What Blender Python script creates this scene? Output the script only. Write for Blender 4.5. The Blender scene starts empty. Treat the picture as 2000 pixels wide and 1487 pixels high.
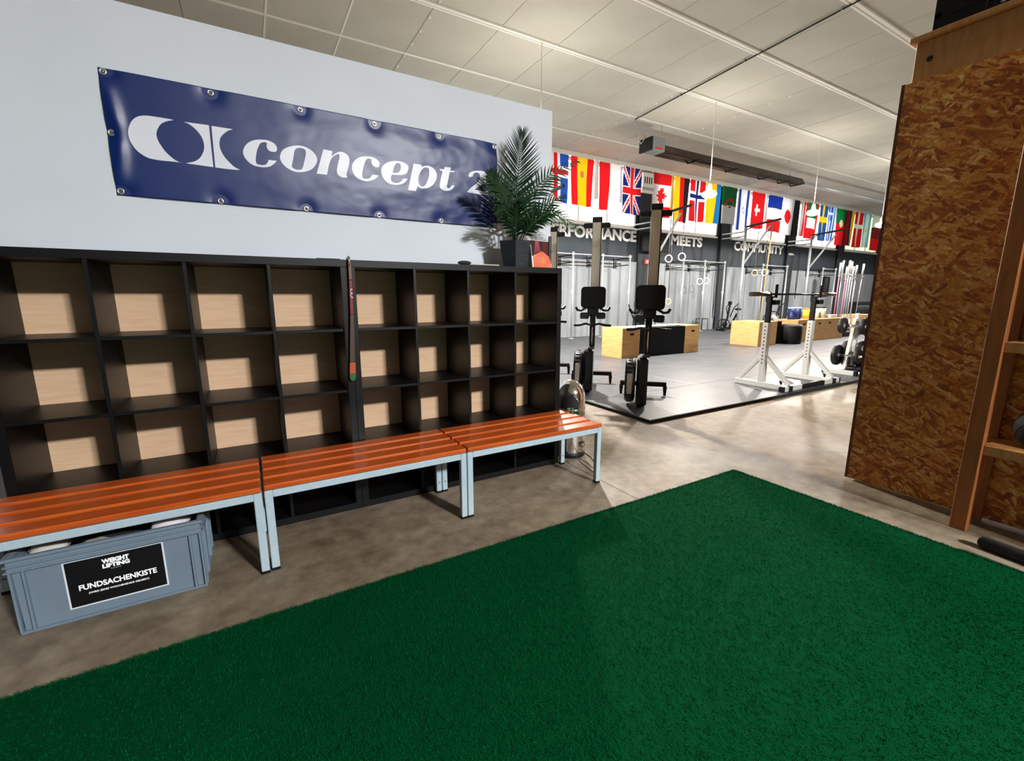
import bpy, bmesh, math, random
import numpy as np
from mathutils import Vector, Matrix, noise
random.seed(7); np.random.seed(7)
S = bpy.context.scene
COL = S.collection
PI = math.pi

# ---------------------------------------------------------------- camera, exposure
cd = bpy.data.cameras.new('camera'); cam = bpy.data.objects.new('camera', cd); COL.objects.link(cam)
cd.sensor_width = 36.0; cd.lens = 36.0*867.98/2000; cd.clip_start = 0.02; cd.clip_end = 200
yaw, pitch = .5287, -.1866
fw = Vector((math.sin(yaw)*math.cos(pitch), math.cos(yaw)*math.cos(pitch), math.sin(pitch)))
rt = Vector((math.cos(yaw), -math.sin(yaw), 0)); up = rt.cross(fw)
M = Matrix((rt, up, -fw)).transposed().to_4x4(); M.translation = Vector((-1.9609, -2.6455, 1.2698))
cam.matrix_world = M
S.camera = cam
S.view_settings.view_transform = 'Standard'; S.view_settings.look = 'None'
S.view_settings.gamma = 1.0; S.view_settings.use_curve_mapping = False
S.view_settings.exposure = 0.0
w = bpy.data.worlds.new('world'); S.world = w; w.use_nodes = True
w.node_tree.nodes['Background'].inputs[0].default_value = (.6, .7, .85, 1)
w.node_tree.nodes['Background'].inputs[1].default_value = .0
HALL_W, FRONT_W, WIN_E, BULB_E = 1250, 4000, 2.5, 150.0

def area(name, loc, size, power, color, aim=None):
    l = bpy.data.lights.new(name, 'AREA'); l.shape = 'DISK'; l.size = size; l.energy = power; l.color = color
    o = bpy.data.objects.new(name, l); COL.objects.link(o); o.location = loc
    if aim is not None:
        o.rotation_euler = (Vector(aim)-Vector(loc)).to_track_quat('-Z', 'Y').to_euler()
    return o
LAMPX = (2.62, 7.15, 11.54, 15.65, 20.0)
for lx in LAMPX:
    pl_ = bpy.data.lights.new('pendant_light', 'SPOT'); pl_.spot_size = math.radians(178); pl_.spot_blend = .08; pl_.energy = HALL_W*(1.9 if lx < 3 else .8); pl_.color = (1, .93, .84); pl_.shadow_soft_size = .09
    po_ = bpy.data.objects.new('pendant_light', pl_); COL.objects.link(po_); po_.location = (lx, 4.22, 3.39)
area('pendant_light', (1.30, -8.8, 4.85), .75, FRONT_W, (.95, .975, 1))

# ---------------------------------------------------------------- materials
def lin(c):
    return tuple(((v/255)/12.92 if v/255 <= .04045 else ((v/255+.055)/1.055)**2.4) for v in c)
MC = {}
def mat(name, c, rough=.6, metal=0, c2=None, ns=8, bump=0, bs=60, stretch=None, emit=0, spec=.5, transl=0, coat=0, alpha=1):
    if name in MC: return MC[name]
    m = bpy.data.materials.new(name); m.use_nodes = True; nt = m.node_tree; N = nt.nodes; L = nt.links
    b = N['Principled BSDF']; c = lin(c)
    b.inputs['Base Color'].default_value = (*c, 1); b.inputs['Roughness'].default_value = rough
    b.inputs['Metallic'].default_value = metal; b.inputs['Specular IOR Level'].default_value = spec
    b.inputs['Coat Weight'].default_value = coat; b.inputs['Coat Roughness'].default_value = .12
    b.inputs['Alpha'].default_value = alpha
    tc = N.new('ShaderNodeTexCoord'); mp = N.new('ShaderNodeMapping'); L.new(tc.outputs['Object'], mp.inputs[0])
    if stretch: mp.inputs['Scale'].default_value = stretch
    if c2 is not None:
        n = N.new('ShaderNodeTexNoise'); n.inputs['Scale'].default_value = ns; n.inputs['Detail'].default_value = 6
        L.new(mp.outputs[0], n.inputs['Vector'])
        r = N.new('ShaderNodeValToRGB'); r.color_ramp.elements[0].position = .32; r.color_ramp.elements[1].position = .68
        r.color_ramp.elements[0].color = (*c, 1); r.color_ramp.elements[1].color = (*lin(c2), 1)
        L.new(n.outputs['Fac'], r.inputs[0]); L.new(r.outputs[0], b.inputs['Base Color'])
    if bump:
        n2 = N.new('ShaderNodeTexNoise'); n2.inputs['Scale'].default_value = bs; n2.inputs['Detail'].default_value = 4
        L.new(mp.outputs[0], n2.inputs['Vector'])
        bp = N.new('ShaderNodeBump'); bp.inputs['Strength'].default_value = bump; bp.inputs['Distance'].default_value = .01
        L.new(n2.outputs['Fac'], bp.inputs['Height']); L.new(bp.outputs[0], b.inputs['Normal'])
    if emit:
        b.inputs['Emission Color'].default_value = (*c, 1); b.inputs['Emission Strength'].default_value = emit
    if transl:
        t = N.new('ShaderNodeBsdfTranslucent'); t.inputs[0].default_value = (*c, 1)
        mx = N.new('ShaderNodeMixShader'); mx.inputs[0].default_value = transl
        L.new(b.outputs[0], mx.inputs[1]); L.new(t.outputs[0], mx.inputs[2]); L.new(mx.outputs[0], N['Material Output'].inputs[0])
    MC[name] = m; return m

M_white = mat('white_paint', (222, 228, 238), .85, c2=(214, 221, 230), ns=1.5, bump=.05, bs=120)
M_ceil = mat('ceiling_board', (204, 204, 194), .9, c2=(196, 195, 185), ns=1.2)
M_trim = mat('white_metal_trim', (246, 246, 240), .5)
M_blk = mat('black_laminate', (10, 10, 13), .42, c2=(7, 7, 9), ns=20, spec=.3)
M_black = mat('black_plastic', (7, 7, 8), .5, spec=.35)
M_blackm = mat('black_metal', (9, 9, 10), .45, spec=.4)
M_rub = mat('black_rubber', (22, 22, 23), .85, bump=.2, bs=200)
M_steelblue = mat('grey_powder_steel', (172, 190, 200), .45, c2=(164, 182, 192), ns=30)
M_alu = mat('brushed_aluminium', (204, 196, 182), .45, .1, c2=(186, 177, 163), ns=12, stretch=(6, 6, .6))
M_galv = mat('galvanised_steel', (196, 202, 206), .42, .45, c2=(170, 176, 182), ns=25)
M_chrome = mat('chrome', (225, 222, 218), .09, 1)
M_whitem = mat('white_powder_metal', (192, 192, 187), .45)
M_ply = mat('birch_plywood', (212, 164, 108), .6, c2=(194, 142, 84), ns=5, bump=.05, bs=40, stretch=(1, 1, 7))
M_plyshelf = mat('pale_plywood', (222, 186, 152), .7, c2=(210, 172, 136), ns=6, stretch=(1, 1, 9))
M_timber = mat('spruce_timber', (196, 142, 84), .6, c2=(178, 122, 66), ns=7, bump=.05, stretch=(1, 6, 1))
M_timberv = mat('spruce_timber_upright', (166, 96, 40), .6, c2=(142, 78, 30), ns=7, bump=.05, stretch=(6, 6, .7))
M_edge = mat('dark_gap', (20, 18, 16), .9)
M_concL = mat('concrete_panel_grey', (150, 156, 161), .85, c2=(120, 126, 131), ns=1.6, bump=.08, bs=30, stretch=(1, 1, .35))
M_dark = mat('anthracite_paint', (46, 54, 62), .8, c2=(42, 50, 57), ns=3)
M_dark2 = mat('anthracite_column', (34, 40, 46), .8)
M_letter = mat('white_lettering', (250, 252, 253), .7)
M_bulb = mat('glowing_bulb', (255, 246, 232), emit=BULB_E)
M_pane = mat('frosted_daylight_pane', (250, 252, 246), .6, emit=WIN_E)
M_paneg = mat('frosted_daylight_pane_green', (225, 240, 205), .6, emit=WIN_E*.42)

# concrete floor
m = bpy.data.materials.new('worn_concrete'); m.use_nodes = True; nt = m.node_tree; N = nt.nodes; L = nt.links; b = N['Principled BSDF']
tc = N.new('ShaderNodeTexCoord')
n1 = N.new('ShaderNodeTexNoise'); n1.inputs['Scale'].default_value = .9; n1.inputs['Detail'].default_value = 8; n1.inputs['Roughness'].default_value = .65; L.new(tc.outputs['Object'], n1.inputs['Vector'])
n2 = N.new('ShaderNodeTexNoise'); n2.inputs['Scale'].default_value = 14; n2.inputs['Detail'].default_value = 8; L.new(tc.outputs['Object'], n2.inputs['Vector'])
mx = N.new('ShaderNodeMix'); mx.data_type = 'FLOAT'; mx.inputs[0].default_value = .45; L.new(n1.outputs['Fac'], mx.inputs[2]); L.new(n2.outputs['Fac'], mx.inputs[3])
r = N.new('ShaderNodeValToRGB'); e = r.color_ramp.elements; e[0].position = .34; e[0].color = (*lin((84, 71, 54)), 1); e[1].position = .64; e[1].color = (*lin((142, 129, 110)), 1)
x = e.new(.5); x.color = (*lin((118, 104, 86)), 1)
L.new(mx.outputs[0], r.inputs[0]); L.new(r.outputs[0], b.inputs['Base Color'])
rr = N.new('ShaderNodeMapRange'); rr.inputs[1].default_value = .35; rr.inputs[2].default_value = .65; rr.inputs[3].default_value = .5; rr.inputs[4].default_value = .72
L.new(n1.outputs['Fac'], rr.inputs[0]); L.new(rr.outputs[0], b.inputs['Roughness'])
bp = N.new('ShaderNodeBump'); bp.inputs['Strength'].default_value = .12; bp.inputs['Distance'].default_value = .01; L.new(n2.outputs['Fac'], bp.inputs['Height']); L.new(bp.outputs[0], b.inputs['Normal'])
M_floor = m

# OSB
def osb(name, dark=1.0):
    m = bpy.data.materials.new(name); m.use_nodes = True; nt = m.node_tree; N = nt.nodes; L = nt.links; b = N['Principled BSDF']
    tc = N.new('ShaderNodeTexCoord'); sx = N.new('ShaderNodeSeparateXYZ'); L.new(tc.outputs['Object'], sx.inputs[0])
    cb = N.new('ShaderNodeCombineXYZ'); L.new(sx.outputs['Y'], cb.inputs[0]); L.new(sx.outputs['Z'], cb.inputs[1])
    wn = N.new('ShaderNodeTexNoise'); wn.inputs['Scale'].default_value = 9; wn.inputs['Detail'].default_value = 3; L.new(cb.outputs[0], wn.inputs['Vector'])
    ws = N.new('ShaderNodeVectorMath'); ws.operation = 'SCALE'; ws.inputs[3].default_value = .05; L.new(wn.outputs['Color'], ws.inputs[0])
    wa = N.new('ShaderNodeVectorMath'); wa.operation = 'ADD'; L.new(cb.outputs[0], wa.inputs[0]); L.new(ws.outputs[0], wa.inputs[1])
    cur = None; h = None
    for i, (ang, s1, s2, th) in enumerate([(.3, 11, 24, -1), (1.45, 11, 42, .42), (-.65, 11, 44, .5), (2.05, 13, 60, .55), (.75, 12, 50, .6), (2.75, 17, 75, .6)]):
        mp = N.new('ShaderNodeMapping'); mp.inputs['Rotation'].default_value = (0, 0, ang); mp.inputs['Location'].default_value = (i*3.1, i*1.7, 0)
        L.new(wa.outputs[0], mp.inputs[0])
        m2 = N.new('ShaderNodeMapping'); m2.inputs['Scale'].default_value = (s1, s2, 1); L.new(mp.outputs[0], m2.inputs[0])
        v = N.new('ShaderNodeTexVoronoi'); v.voronoi_dimensions = '2D'; v.inputs['Scale'].default_value = 1; L.new(m2.outputs[0], v.inputs['Vector'])
        sp = N.new('ShaderNodeSeparateColor'); L.new(v.outputs['Color'], sp.inputs[0])
        rp = N.new('ShaderNodeValToRGB'); e = rp.color_ramp.elements
        e[0].position = 0; e[0].color = (*lin((150, 76, 30)), 1); e[1].position = 1; e[1].color = (*lin((244, 196, 118)), 1)
        for p_, c_ in ((.25, (184, 98, 34)), (.5, (206, 124, 44)), (.75, (222, 158, 66)), (.9, (226, 158, 90))):
            q = e.new(p_); q.color = (*lin(c_), 1)
        L.new(sp.outputs[1], rp.inputs[0])
        if cur is None: cur = rp.outputs[0]; h = sp.outputs[0]
        else:
            g = N.new('ShaderNodeMath'); g.operation = 'GREATER_THAN'; g.inputs[1].default_value = th; L.new(sp.outputs[0], g.inputs[0])
            mx = N.new('ShaderNodeMix'); mx.data_type = 'RGBA'; L.new(g.outputs[0], mx.inputs[0]); L.new(cur, mx.inputs[6]); L.new(rp.outputs[0], mx.inputs[7]); cur = mx.outputs[2]
            mh = N.new('ShaderNodeMix'); mh.data_type = 'FLOAT'; L.new(g.outputs[0], mh.inputs[0]); L.new(h, mh.inputs[2]); L.new(sp.outputs[2], mh.inputs[3]); h = mh.outputs[0]
    f = N.new('ShaderNodeTexNoise'); f.inputs['Scale'].default_value = 60; f.inputs['Detail'].default_value = 5; L.new(cb.outputs[0], f.inputs['Vector'])
    fr = N.new('ShaderNodeMapRange'); fr.inputs[1].default_value = .3; fr.inputs[2].default_value = .7; fr.inputs[3].default_value = .62; fr.inputs[4].default_value = 1.15; L.new(f.outputs['Fac'], fr.inputs[0])
    mm = N.new('ShaderNodeVectorMath'); mm.operation = 'SCALE'; L.new(cur, mm.inputs[0]); L.new(fr.outputs[0], mm.inputs[3])
    L.new(mm.outputs[0], b.inputs['Base Color']); b.inputs['Roughness'].default_value = .55
    bp = N.new('ShaderNodeBump'); bp.inputs['Strength'].default_value = .25; bp.inputs['Distance'].default_value = .004; L.new(h, bp.inputs['Height']); L.new(bp.outputs[0], b.inputs['Normal'])
    return m
M_osb = osb('oriented_strand_board')

# varnished slat wood
M_slat = mat('varnished_orange_wood', (196, 92, 34), .28, c2=(170, 70, 24), ns=5, stretch=(.8, 14, 14), bump=.03, coat=.5)
M_slatend = mat('pale_wood_block', (214, 168, 118), .5)
M_turf = mat('green_turf', (0, 62, 31), .9, c2=(0, 56, 28), ns=30, bump=.5, bs=260, spec=.03)
M_blade = mat('green_turf_blade', (0, 78, 40), .9, spec=.03, c2=(0, 66, 33), ns=1.5)
M_mat = mat('speckled_rubber_mat', (80, 83, 88), .45, c2=(66, 69, 74), ns=2.5, bump=.06, bs=150)

# ---------------------------------------------------------------- mesh builder
class MB:
    def __init__(s): s.v = []; s.f = []; s.sm = []
    def add(s, vs, fs, smooth=False):
        n = len(s.v); s.v += [tuple(p) for p in vs]
        for f in fs: s.f.append([n+i for i in f]); s.sm.append(smooth)
        return s
    def box(s, x0, y0, z0, x1, y1, z1):
        x0, x1 = sorted((x0, x1)); y0, y1 = sorted((y0, y1)); z0, z1 = sorted((z0, z1))
        return s.add([(x0, y0, z0), (x1, y0, z0), (x1, y1, z0), (x0, y1, z0), (x0, y0, z1), (x1, y0, z1), (x1, y1, z1), (x0, y1, z1)],
                     [(0, 3, 2, 1), (4, 5, 6, 7), (0, 1, 5, 4), (1, 2, 6, 5), (2, 3, 7, 6), (3, 0, 4, 7)])
    def bar(s, p, q, w, h, up_=(0, 0, 1)):
        p = Vector(p); q = Vector(q); d = (q-p).normalized(); u = Vector(up_)
        if abs(d.dot(u)) > .95: u = Vector((0, 1, 0))
        a = d.cross(u).normalized(); c = a.cross(d).normalized()
        V = []
        for o in (p, q):
            for sx, sz in ((-1, -1), (1, -1), (1, 1), (-1, 1)): V.append(o+a*sx*w/2+c*sz*h/2)
        return s.add(V, [(0, 1, 2, 3), (7, 6, 5, 4), (1, 0, 4, 5), (2, 1, 5, 6), (3, 2, 6, 7), (0, 3, 7, 4)])
    def cyl(s, p, q, r0, r1=None, n=14, cap=True):
        r1 = r0 if r1 is None else r1
        p = Vector(p); q = Vector(q); d = (q-p).normalized(); u = Vector((0, 0, 1)) if abs(d.z) < .95 else Vector((1, 0, 0))
        a = d.cross(u).normalized(); c = d.cross(a).normalized(); V = []
        for o, r in ((p, r0), (q, r1)):
            for i in range(n):
                t = 2*PI*i/n; V.append(o+(a*math.cos(t)+c*math.sin(t))*r)
        s.add(V, [(i, (i+1) % n, n+(i+1) % n, n+i) for i in range(n)], True)
        if cap:
            k = len(s.v)-2*n
            s.f.append([k+i for i in range(n)][::-1]); s.sm.append(False)
            s.f.append([k+n+i for i in range(n)]); s.sm.append(False)
        return s
    def tube(s, pts, r, n=8, close=False):
        pts = [Vector(p) for p in pts]; m = len(pts); rs = r if isinstance(r, (list, tuple)) else [r]*m
        V = []; a = None
        for i, p in enumerate(pts):
            if close: d = pts[(i+1) % m]-pts[i-1]
            else: d = pts[min(i+1, m-1)]-pts[max(i-1, 0)]
            d.normalize()
            if a is None:
                u = Vector((0, 0, 1)) if abs(d.z) < .9 else Vector((1, 0, 0)); a = d.cross(u).normalized()
            else: a = (a-d*a.dot(d)).normalized()
            c = d.cross(a)
            for k in range(n):
                t = 2*PI*k/n; V.append(p+(a*math.cos(t)+c*math.sin(t))*rs[i])
        F = []
        for i in range(m if close else m-1):
            j = (i+1) % m
            for k in range(n): F.append((i*n+k, i*n+(k+1) % n, j*n+(k+1) % n, j*n+k))
        s.add(V, F, True)
        if not close:
            k0 = len(s.v)-m*n
            s.f.append([k0+i for i in range(n)][::-1]); s.sm.append(False)
            s.f.append([k0+(m-1)*n+i for i in range(n)]); s.sm.append(False)
        return s
    def lathe(s, prof, c=(0, 0, 0), n=24, axis='z', smooth=True):
        V = []
        for (r, z) in prof:
            for k in range(n):
                t = 2*PI*k/n; a, b_ = r*math.cos(t), r*math.sin(t)
                P = (a, b_, z) if axis == 'z' else ((z, a, b_) if axis == 'x' else (b_, z, a))
                V.append((P[0]+c[0], P[1]+c[1], P[2]+c[2]))
        F = [(i*n+k, i*n+(k+1) % n, (i+1)*n+(k+1) % n, (i+1)*n+k) for i in range(len(prof)-1) for k in range(n)]
        return s.add(V, F, smooth)
    def prism(s, poly, lo, hi, plane='xz'):
        n = len(poly)
        def P(p, d): return (p[0], d, p[1]) if plane == 'xz' else ((p[0], p[1], d) if plane == 'xy' else (d, p[0], p[1]))
        V = [P(p, lo) for p in poly]+[P(p, hi) for p in poly]
        return s.add(V, [tuple(range(n))[::-1], tuple(range(n, 2*n))]+[(i, (i+1) % n, n+(i+1) % n, n+i) for i in range(n)])
    def ball(s, c, r, n=16, m=9, sc=(1, 1, 1)):
        prof = [(r*max(math.sin(PI*i/m), .0005), -r*math.cos(PI*i/m)) for i in range(m+1)]
        k = len(s.v); s.lathe(prof, (0, 0, 0), n)
        for i in range(k, len(s.v)):
            p = s.v[i]; s.v[i] = (p[0]*sc[0]+c[0], p[1]*sc[1]+c[1], p[2]*sc[2]+c[2])
        return s
    def build(s, name, m, parent=None, bevel=0, seg=1, world=False):
        V = s.v
        o_ = (0, 0, 0)
        if parent is None:
            A = np.array(V); o_ = tuple((A.min(0)+A.max(0))/2); o_ = (o_[0], o_[1], float(A[:, 2].min()))
        elif world: o_ = org(parent)
        me = bpy.data.meshes.new(name)
        me.from_pydata([(p[0]-o_[0], p[1]-o_[1], p[2]-o_[2]) for p in V], [], s.f)
        me.polygons.foreach_set('use_smooth', s.sm)
        if isinstance(m, (list, tuple)):
            for q in m: me.materials.append(q)
        else: me.materials.append(m)
        bm = bmesh.new(); bm.from_mesh(me); bmesh.ops.recalc_face_normals(bm, faces=bm.faces); bm.to_mesh(me); bm.free()
        o = bpy.data.objects.new(name, me); COL.objects.link(o)
        if parent is None: o.location = o_
        else: o.parent = parent
        if bevel:
            bv = o.modifiers.new('bevel', 'BEVEL'); bv.width = bevel; bv.segments = seg; bv.limit_method = 'ANGLE'; bv.angle_limit = 1.0
        return o
def org(o):
    v = Vector((0, 0, 0))
    while o is not None: v = v+o.location; o = o.parent
    return v
def tag(o, label=None, cat=None, group=None, kind=None):
    if label: o['label'] = label
    if cat: o['category'] = cat
    if group: o['group'] = group
    if kind: o['kind'] = kind
    return o
def thing(name, label, cat, loc=(0, 0, 0), rz=0, group=None):
    o = bpy.data.objects.new(name, None); COL.objects.link(o); o.location = loc; o.rotation_euler = (0, 0, rz); o.empty_display_size = .1
    return tag(o, label, cat, group)
def copy_tree(o, loc=None, rz=None, label=None, parent=None, rx=None):
    c = o.copy(); COL.objects.link(c); c.parent = parent
    if loc is not None: c.location = loc
    if rz is not None: c.rotation_euler = (0, 0, rz)
    if label: c['label'] = label
    for ch in [q for q in bpy.data.objects if q.parent == o]: copy_tree(ch, parent=c)
    return c
def share(o, loc, parent, rot=None, name=None):
    c = bpy.data.objects.new(name or o.name.split('.')[0], o.data); COL.objects.link(c); c.parent = parent; c.location = loc
    if rot is not None: c.rotation_euler = rot
    for md in o.modifiers:
        n = c.modifiers.new(md.name, md.type)
        if md.type == 'BEVEL': n.width = md.width; n.segments = md.segments; n.limit_method = md.limit_method; n.angle_limit = md.angle_limit
    return c
def text(body, w, h, depth, loc, name, m, parent, facing='-y', off=0):
    """lettering as a mesh w wide and h high, its lower left corner at loc, facing -y"""
    cu = bpy.data.curves.new('t', 'FONT'); cu.body = body; cu.extrude = .01; cu.offset = off; cu.resolution_u = 3
    o = bpy.data.objects.new('t', cu); COL.objects.link(o); dg = bpy.context.evaluated_depsgraph_get()
    me = bpy.data.meshes.new_from_object(o.evaluated_get(dg)); bpy.data.objects.remove(o)
    n = len(me.vertices); A = np.empty(n*3); me.vertices.foreach_get('co', A); A = A.reshape(-1, 3)
    lo, hi = A.min(0), A.max(0); A = (A-lo)/(hi-lo)
    B = np.stack([A[:, 0]*w, -A[:, 2]*depth, A[:, 1]*h], 1)
    me.vertices.foreach_set('co', B.astype(np.float32).ravel()); me.materials.clear(); me.materials.append(m); me.update()
    q = bpy.data.objects.new(name, me); COL.objects.link(q); q.parent = parent; q.location = Vector(loc)-(org(parent) if parent else Vector())
    return q
# ================================================================ SETTING
W = True
X0, X1, Y0, Y1, ZC = -7.0, 29.0, -13.0, 8.7, 5.43
fl = MB().box(X0, Y0, -.25, X1, Y1, -.06).build('floor', M_edge); tag(fl, kind='structure')
for (a, b_) in ((X0, .061), (.066, X1)):
    MB().box(a, Y0, -.06, b_, Y1, 0).build('concrete_slab', M_floor, fl, world=W)
wl = MB().box(X0, .40, 0, .177, .52, 2.66).build('wall_partition', M_white, bevel=.004); tag(wl, kind='structure')
for nm, bx, m_ in (('wall_left', (X0-.2, Y0, 0, X0, Y1, ZC), M_dark), ('wall_right', (X1, Y0, 0, X1+.2, Y1, ZC), M_white), ('wall_front', (X0, Y0-.2, 0, X1, Y0, ZC), M_dark)):
    tag(MB().box(*bx).build(nm, m_), kind='structure')

# back wall: dark upper plaster, light concrete panels below, columns, windows
WX = [(1.45, 4.95), (5.8, 9.40), (10.12, 13.66), (14.55, 18.30), (19.12, 22.70), (23.50, 26.95)]
SILL, HEAD = 3.50, 5.30
wb = MB()
wb.box(X0, 8.72, 0, X1, 8.95, SILL)
wb.box(X0, 8.72, HEAD, X1, 8.95, ZC)
xs = [X0]+[v for p in WX for v in p]+[X1]
for i in range(0, len(xs), 2): wb.box(xs[i], 8.72, SILL, xs[i+1], 8.95, HEAD)
wb = wb.build('wall_back', M_dark); tag(wb, kind='structure')
edges = [X0]
xx = X0
while xx < X1-.1:
    x2 = min(xx+2.2, X1); MB().box(xx+.006, 8.64, 0, x2-.006, 8.72, 2.42).build('concrete_panel', M_concL, wb, bevel=.006, world=W); xx = x2
for ci, cx in enumerate((.95, 5.38, 9.76, 14.10, 18.71, 23.10, 27.4), 1):
    tag(MB().box(cx-.24, 8.57, 0, cx+.24, 8.64, ZC-.15).build('trim_%d' % ci, M_dark2, bevel=.01), kind='structure')
tag(MB().box(X0, 8.49, 5.31, X1, 8.66, 5.43).build('trim_8', M_trim, bevel=.006), kind='structure')
for i, (a, b_) in enumerate(WX):
    wn = MB()
    for bx in ((a, SILL, b_, SILL+.07), (a, HEAD-.07, b_, HEAD), (a, SILL, a+.06, HEAD), (b_-.06, SILL, b_, HEAD)):
        wn.box(bx[0], 8.66, bx[1], bx[2], 8.80, bx[3])
    wn = wn.build('window_%d' % (i+1), M_trim); tag(wn, kind='structure')
    n = 3; st = (b_-a-.12)/n
    for k in range(n):
        xa = a+.06+k*st
        MB().box(xa+.014, 8.735, SILL+.07, xa+st-.014, 8.75, HEAD-.07).build('pane', M_paneg if i == 5 else M_pane, wn, world=W)
        if k: MB().box(xa-.016, 8.70, SILL+.07, xa+.016, 8.77, HEAD-.07).build('mullion', M_galv, wn, world=W)
    MB().box(a, 8.60, SILL-.05, b_, 8.70, SILL).build('window_sill', M_trim, wn, bevel=.004, world=W)

wbx = thing('wall_box', 'pale electrical box high on the dark column right of the Union flag', 'box', (9.72, 8.5, 4.62))
MB().box(9.46, 8.47, 4.78, 9.94, 8.57, 5.24).build('housing', M_trim, wbx, bevel=.01, world=W)
MB().box(9.44, 8.465, 4.70, 9.96, 8.57, 4.79).build('grey_band', M_galv, wbx, bevel=.004, world=W)
MB().box(9.44, 8.48, 4.62, 9.96, 8.57, 4.70).build('lower_cover', M_trim, wbx, bevel=.004, world=W)
for k in range(4): MB().box(9.52+k*.1, 8.463, 4.9, 9.56+k*.1, 8.471, 5.1).build('vent_slot', M_edge, wbx, world=W)
# wall lettering
sgn = thing('wall_lettering', 'large white capitals reading PERFORMANCE MEETS COMMUNITY on the dark wall below the windows', 'lettering', (5.6, 8.715, 3.07))
text('PERFORMANCE', 3.75, .36, .012, (5.77, 8.715, 3.07), 'word', M_letter, sgn, off=.035)
text('MEETS', 1.72, .35, .012, (11.20, 8.715, 3.08), 'word', M_letter, sgn, off=.035)
text('COMMUNITY', 3.46, .35, .012, (14.87, 8.715, 3.07), 'word', M_letter, sgn, off=.035)

# ceiling: boards as panels between white rails
ce = MB().box(X0, Y0, ZC+.03, X1, Y1+.25, ZC+.2).build('ceiling', M_edge); tag(ce, kind='structure')
RY = [1.14, 2.62, 4.22, 5.74, 7.24]
PX, PW = -1.34-1.07*3, 1.07
rows = [(-.36, 1.14), (1.14, 2.62), (2.62, 4.22), (4.22, 5.74), (5.74, 7.24), (7.24, 8.70)]
for (a, b_) in rows:
    first = None
    for k in range(31):
        xa = PX+k*PW
        if first is None:
            first = MB().box(-PW/2+.004, -(b_-a)/2+.004, 0, PW/2-.004, (b_-a)/2-.004, .025).build('ceiling_panel', M_ceil, ce)
            first.location = Vector((xa+PW/2, (a+b_)/2, ZC))-ce.location
        else: share(first, Vector((xa+PW/2, (a+b_)/2, ZC))-ce.location, ce)
q = MB()
q.box(X0, -.36, ZC, PX, 8.7, ZC+.025); q.box(X0, Y0, ZC, X1, -.364, ZC+.025); q.box(PX+31*PW, -.36, ZC, X1, 8.7, ZC+.025)
q.build('plain_ceiling_board', M_ceil, ce, world=W)
for y in RY:
    big = y < 4.5
    h = .032 if big else .02; w_ = .055 if big else .04
    MB().box(X0, y-w_/2, ZC-h, X1, y+w_/2, ZC).build('ceiling_rail', M_trim, ce, bevel=.003, world=W)
    if big: MB().box(X0, y+.055, ZC-h*.7, X1, y+.085, ZC).build('ceiling_rail', M_trim, ce, world=W)
stud = MB().lathe([(.0005, -.02), (.016, -.018), (.022, 0)], n=10)
st0 = None
for j, k in enumerate((3, 4, 5, 8, 10, 12, 14, 16, 18, 21, 24)):
    xa = PX+k*PW+ (0 if k > 0 else 0)
    m_ = M_ceil
    MB().box(xa-.014, 1.2, ZC-.006, xa+.014, 8.6, ZC).build('joint_strip', M_ceil if k > 4 else M_trim, ce, world=W)
    if k in (5, 10, 12, 14, 18):
        for y in np.arange(3.3, 8.5, .42):
            if any(abs(y-r_) < .07 for r_ in RY): continue
            if st0 is None:
                st0 = stud.build('screw_washer', M_trim, ce); st0.location = Vector((xa, y, ZC-.004))-ce.location
            else: share(st0, Vector((xa, y, ZC-.004))-ce.location, ce)

# conduit + heater
cn = thing('ceiling_conduit', 'thin dark gas pipe crossing the ceiling towards the tube heater', 'pipe', (5.87, 0, 5.30))
MB().tube([(5.79, -.8, 5.395), (5.91, 1.07, 5.395), (6.35, 5.80, 5.395)], .013, 8).build('pipe', M_blackm, cn, world=W)
MB().tube([(6.35, 5.80, 5.395), (6.37, 5.80, 5.30), (6.44, 5.76, 5.12), (6.42, 5.74, 4.95), (6.50, 5.72, 4.86), (6.58, 5.7, 4.98), (6.56, 5.7, 5.10), (6.62, 5.70, 5.02), (6.66, 5.70, 4.92)], .012, 8).build('flexible_hose', M_galv, cn, world=W)
for y in (1.3, 2.9, 4.4): MB().box(5.92+(y-1.07)*.093-.02, y-.012, 5.38, 5.92+(y-1.07)*.093+.02, y+.012, 5.43).build('pipe_clip', M_galv, cn, world=W)
ht = thing('tube_heater', 'long dark infrared tube heater with grey burner box hung below the ceiling', 'heater', (10, 5.7, 4.65))
MB().box(6.66, 5.52, 4.72, 7.12, 5.88, 5.02).build('burner_box', mat('grey_enamel', (120, 126, 130), .5), ht, bevel=.02, world=W)
MB().box(6.62, 5.50, 4.70, 6.67, 5.90, 5.0).build('end_plate', M_blackm, ht, bevel=.005, world=W)
MB().box(6.78, 5.51, 4.75, 7.02, 5.515, 4.79).build('warning_stripe', mat('red_label', (200, 50, 36), .6), ht, world=W)
M_hood = mat('heat_tinted_steel', (66, 48, 38), .4, .7, c2=(34, 27, 24), ns=3)
hood = [(5.50, 4.74), (5.52, 4.72), (5.60, 4.86), (5.70, 4.89), (5.80, 4.86), (5.88, 4.72), (5.90, 4.74), (5.81, 4.90), (5.70, 4.93), (5.59, 4.90)]
MB().prism(hood, 7.12, 13.4, 'yz').build('reflector_hood', M_hood, ht, world=W)
for y in (5.62, 5.78): MB().cyl((7.12, y, 4.79), (13.5, y, 4.79), .040).build('burner_tube', mat('dark_tube', (70, 52, 42), .5, .6), ht, world=W)
for x in (8.4, 10.0, 11.6, 12.6, 13.3): MB().box(x-.015, 5.50, 4.71, x+.015, 5.90, 4.74).build('reflector_bracket', M_blackm, ht, world=W)
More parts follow.
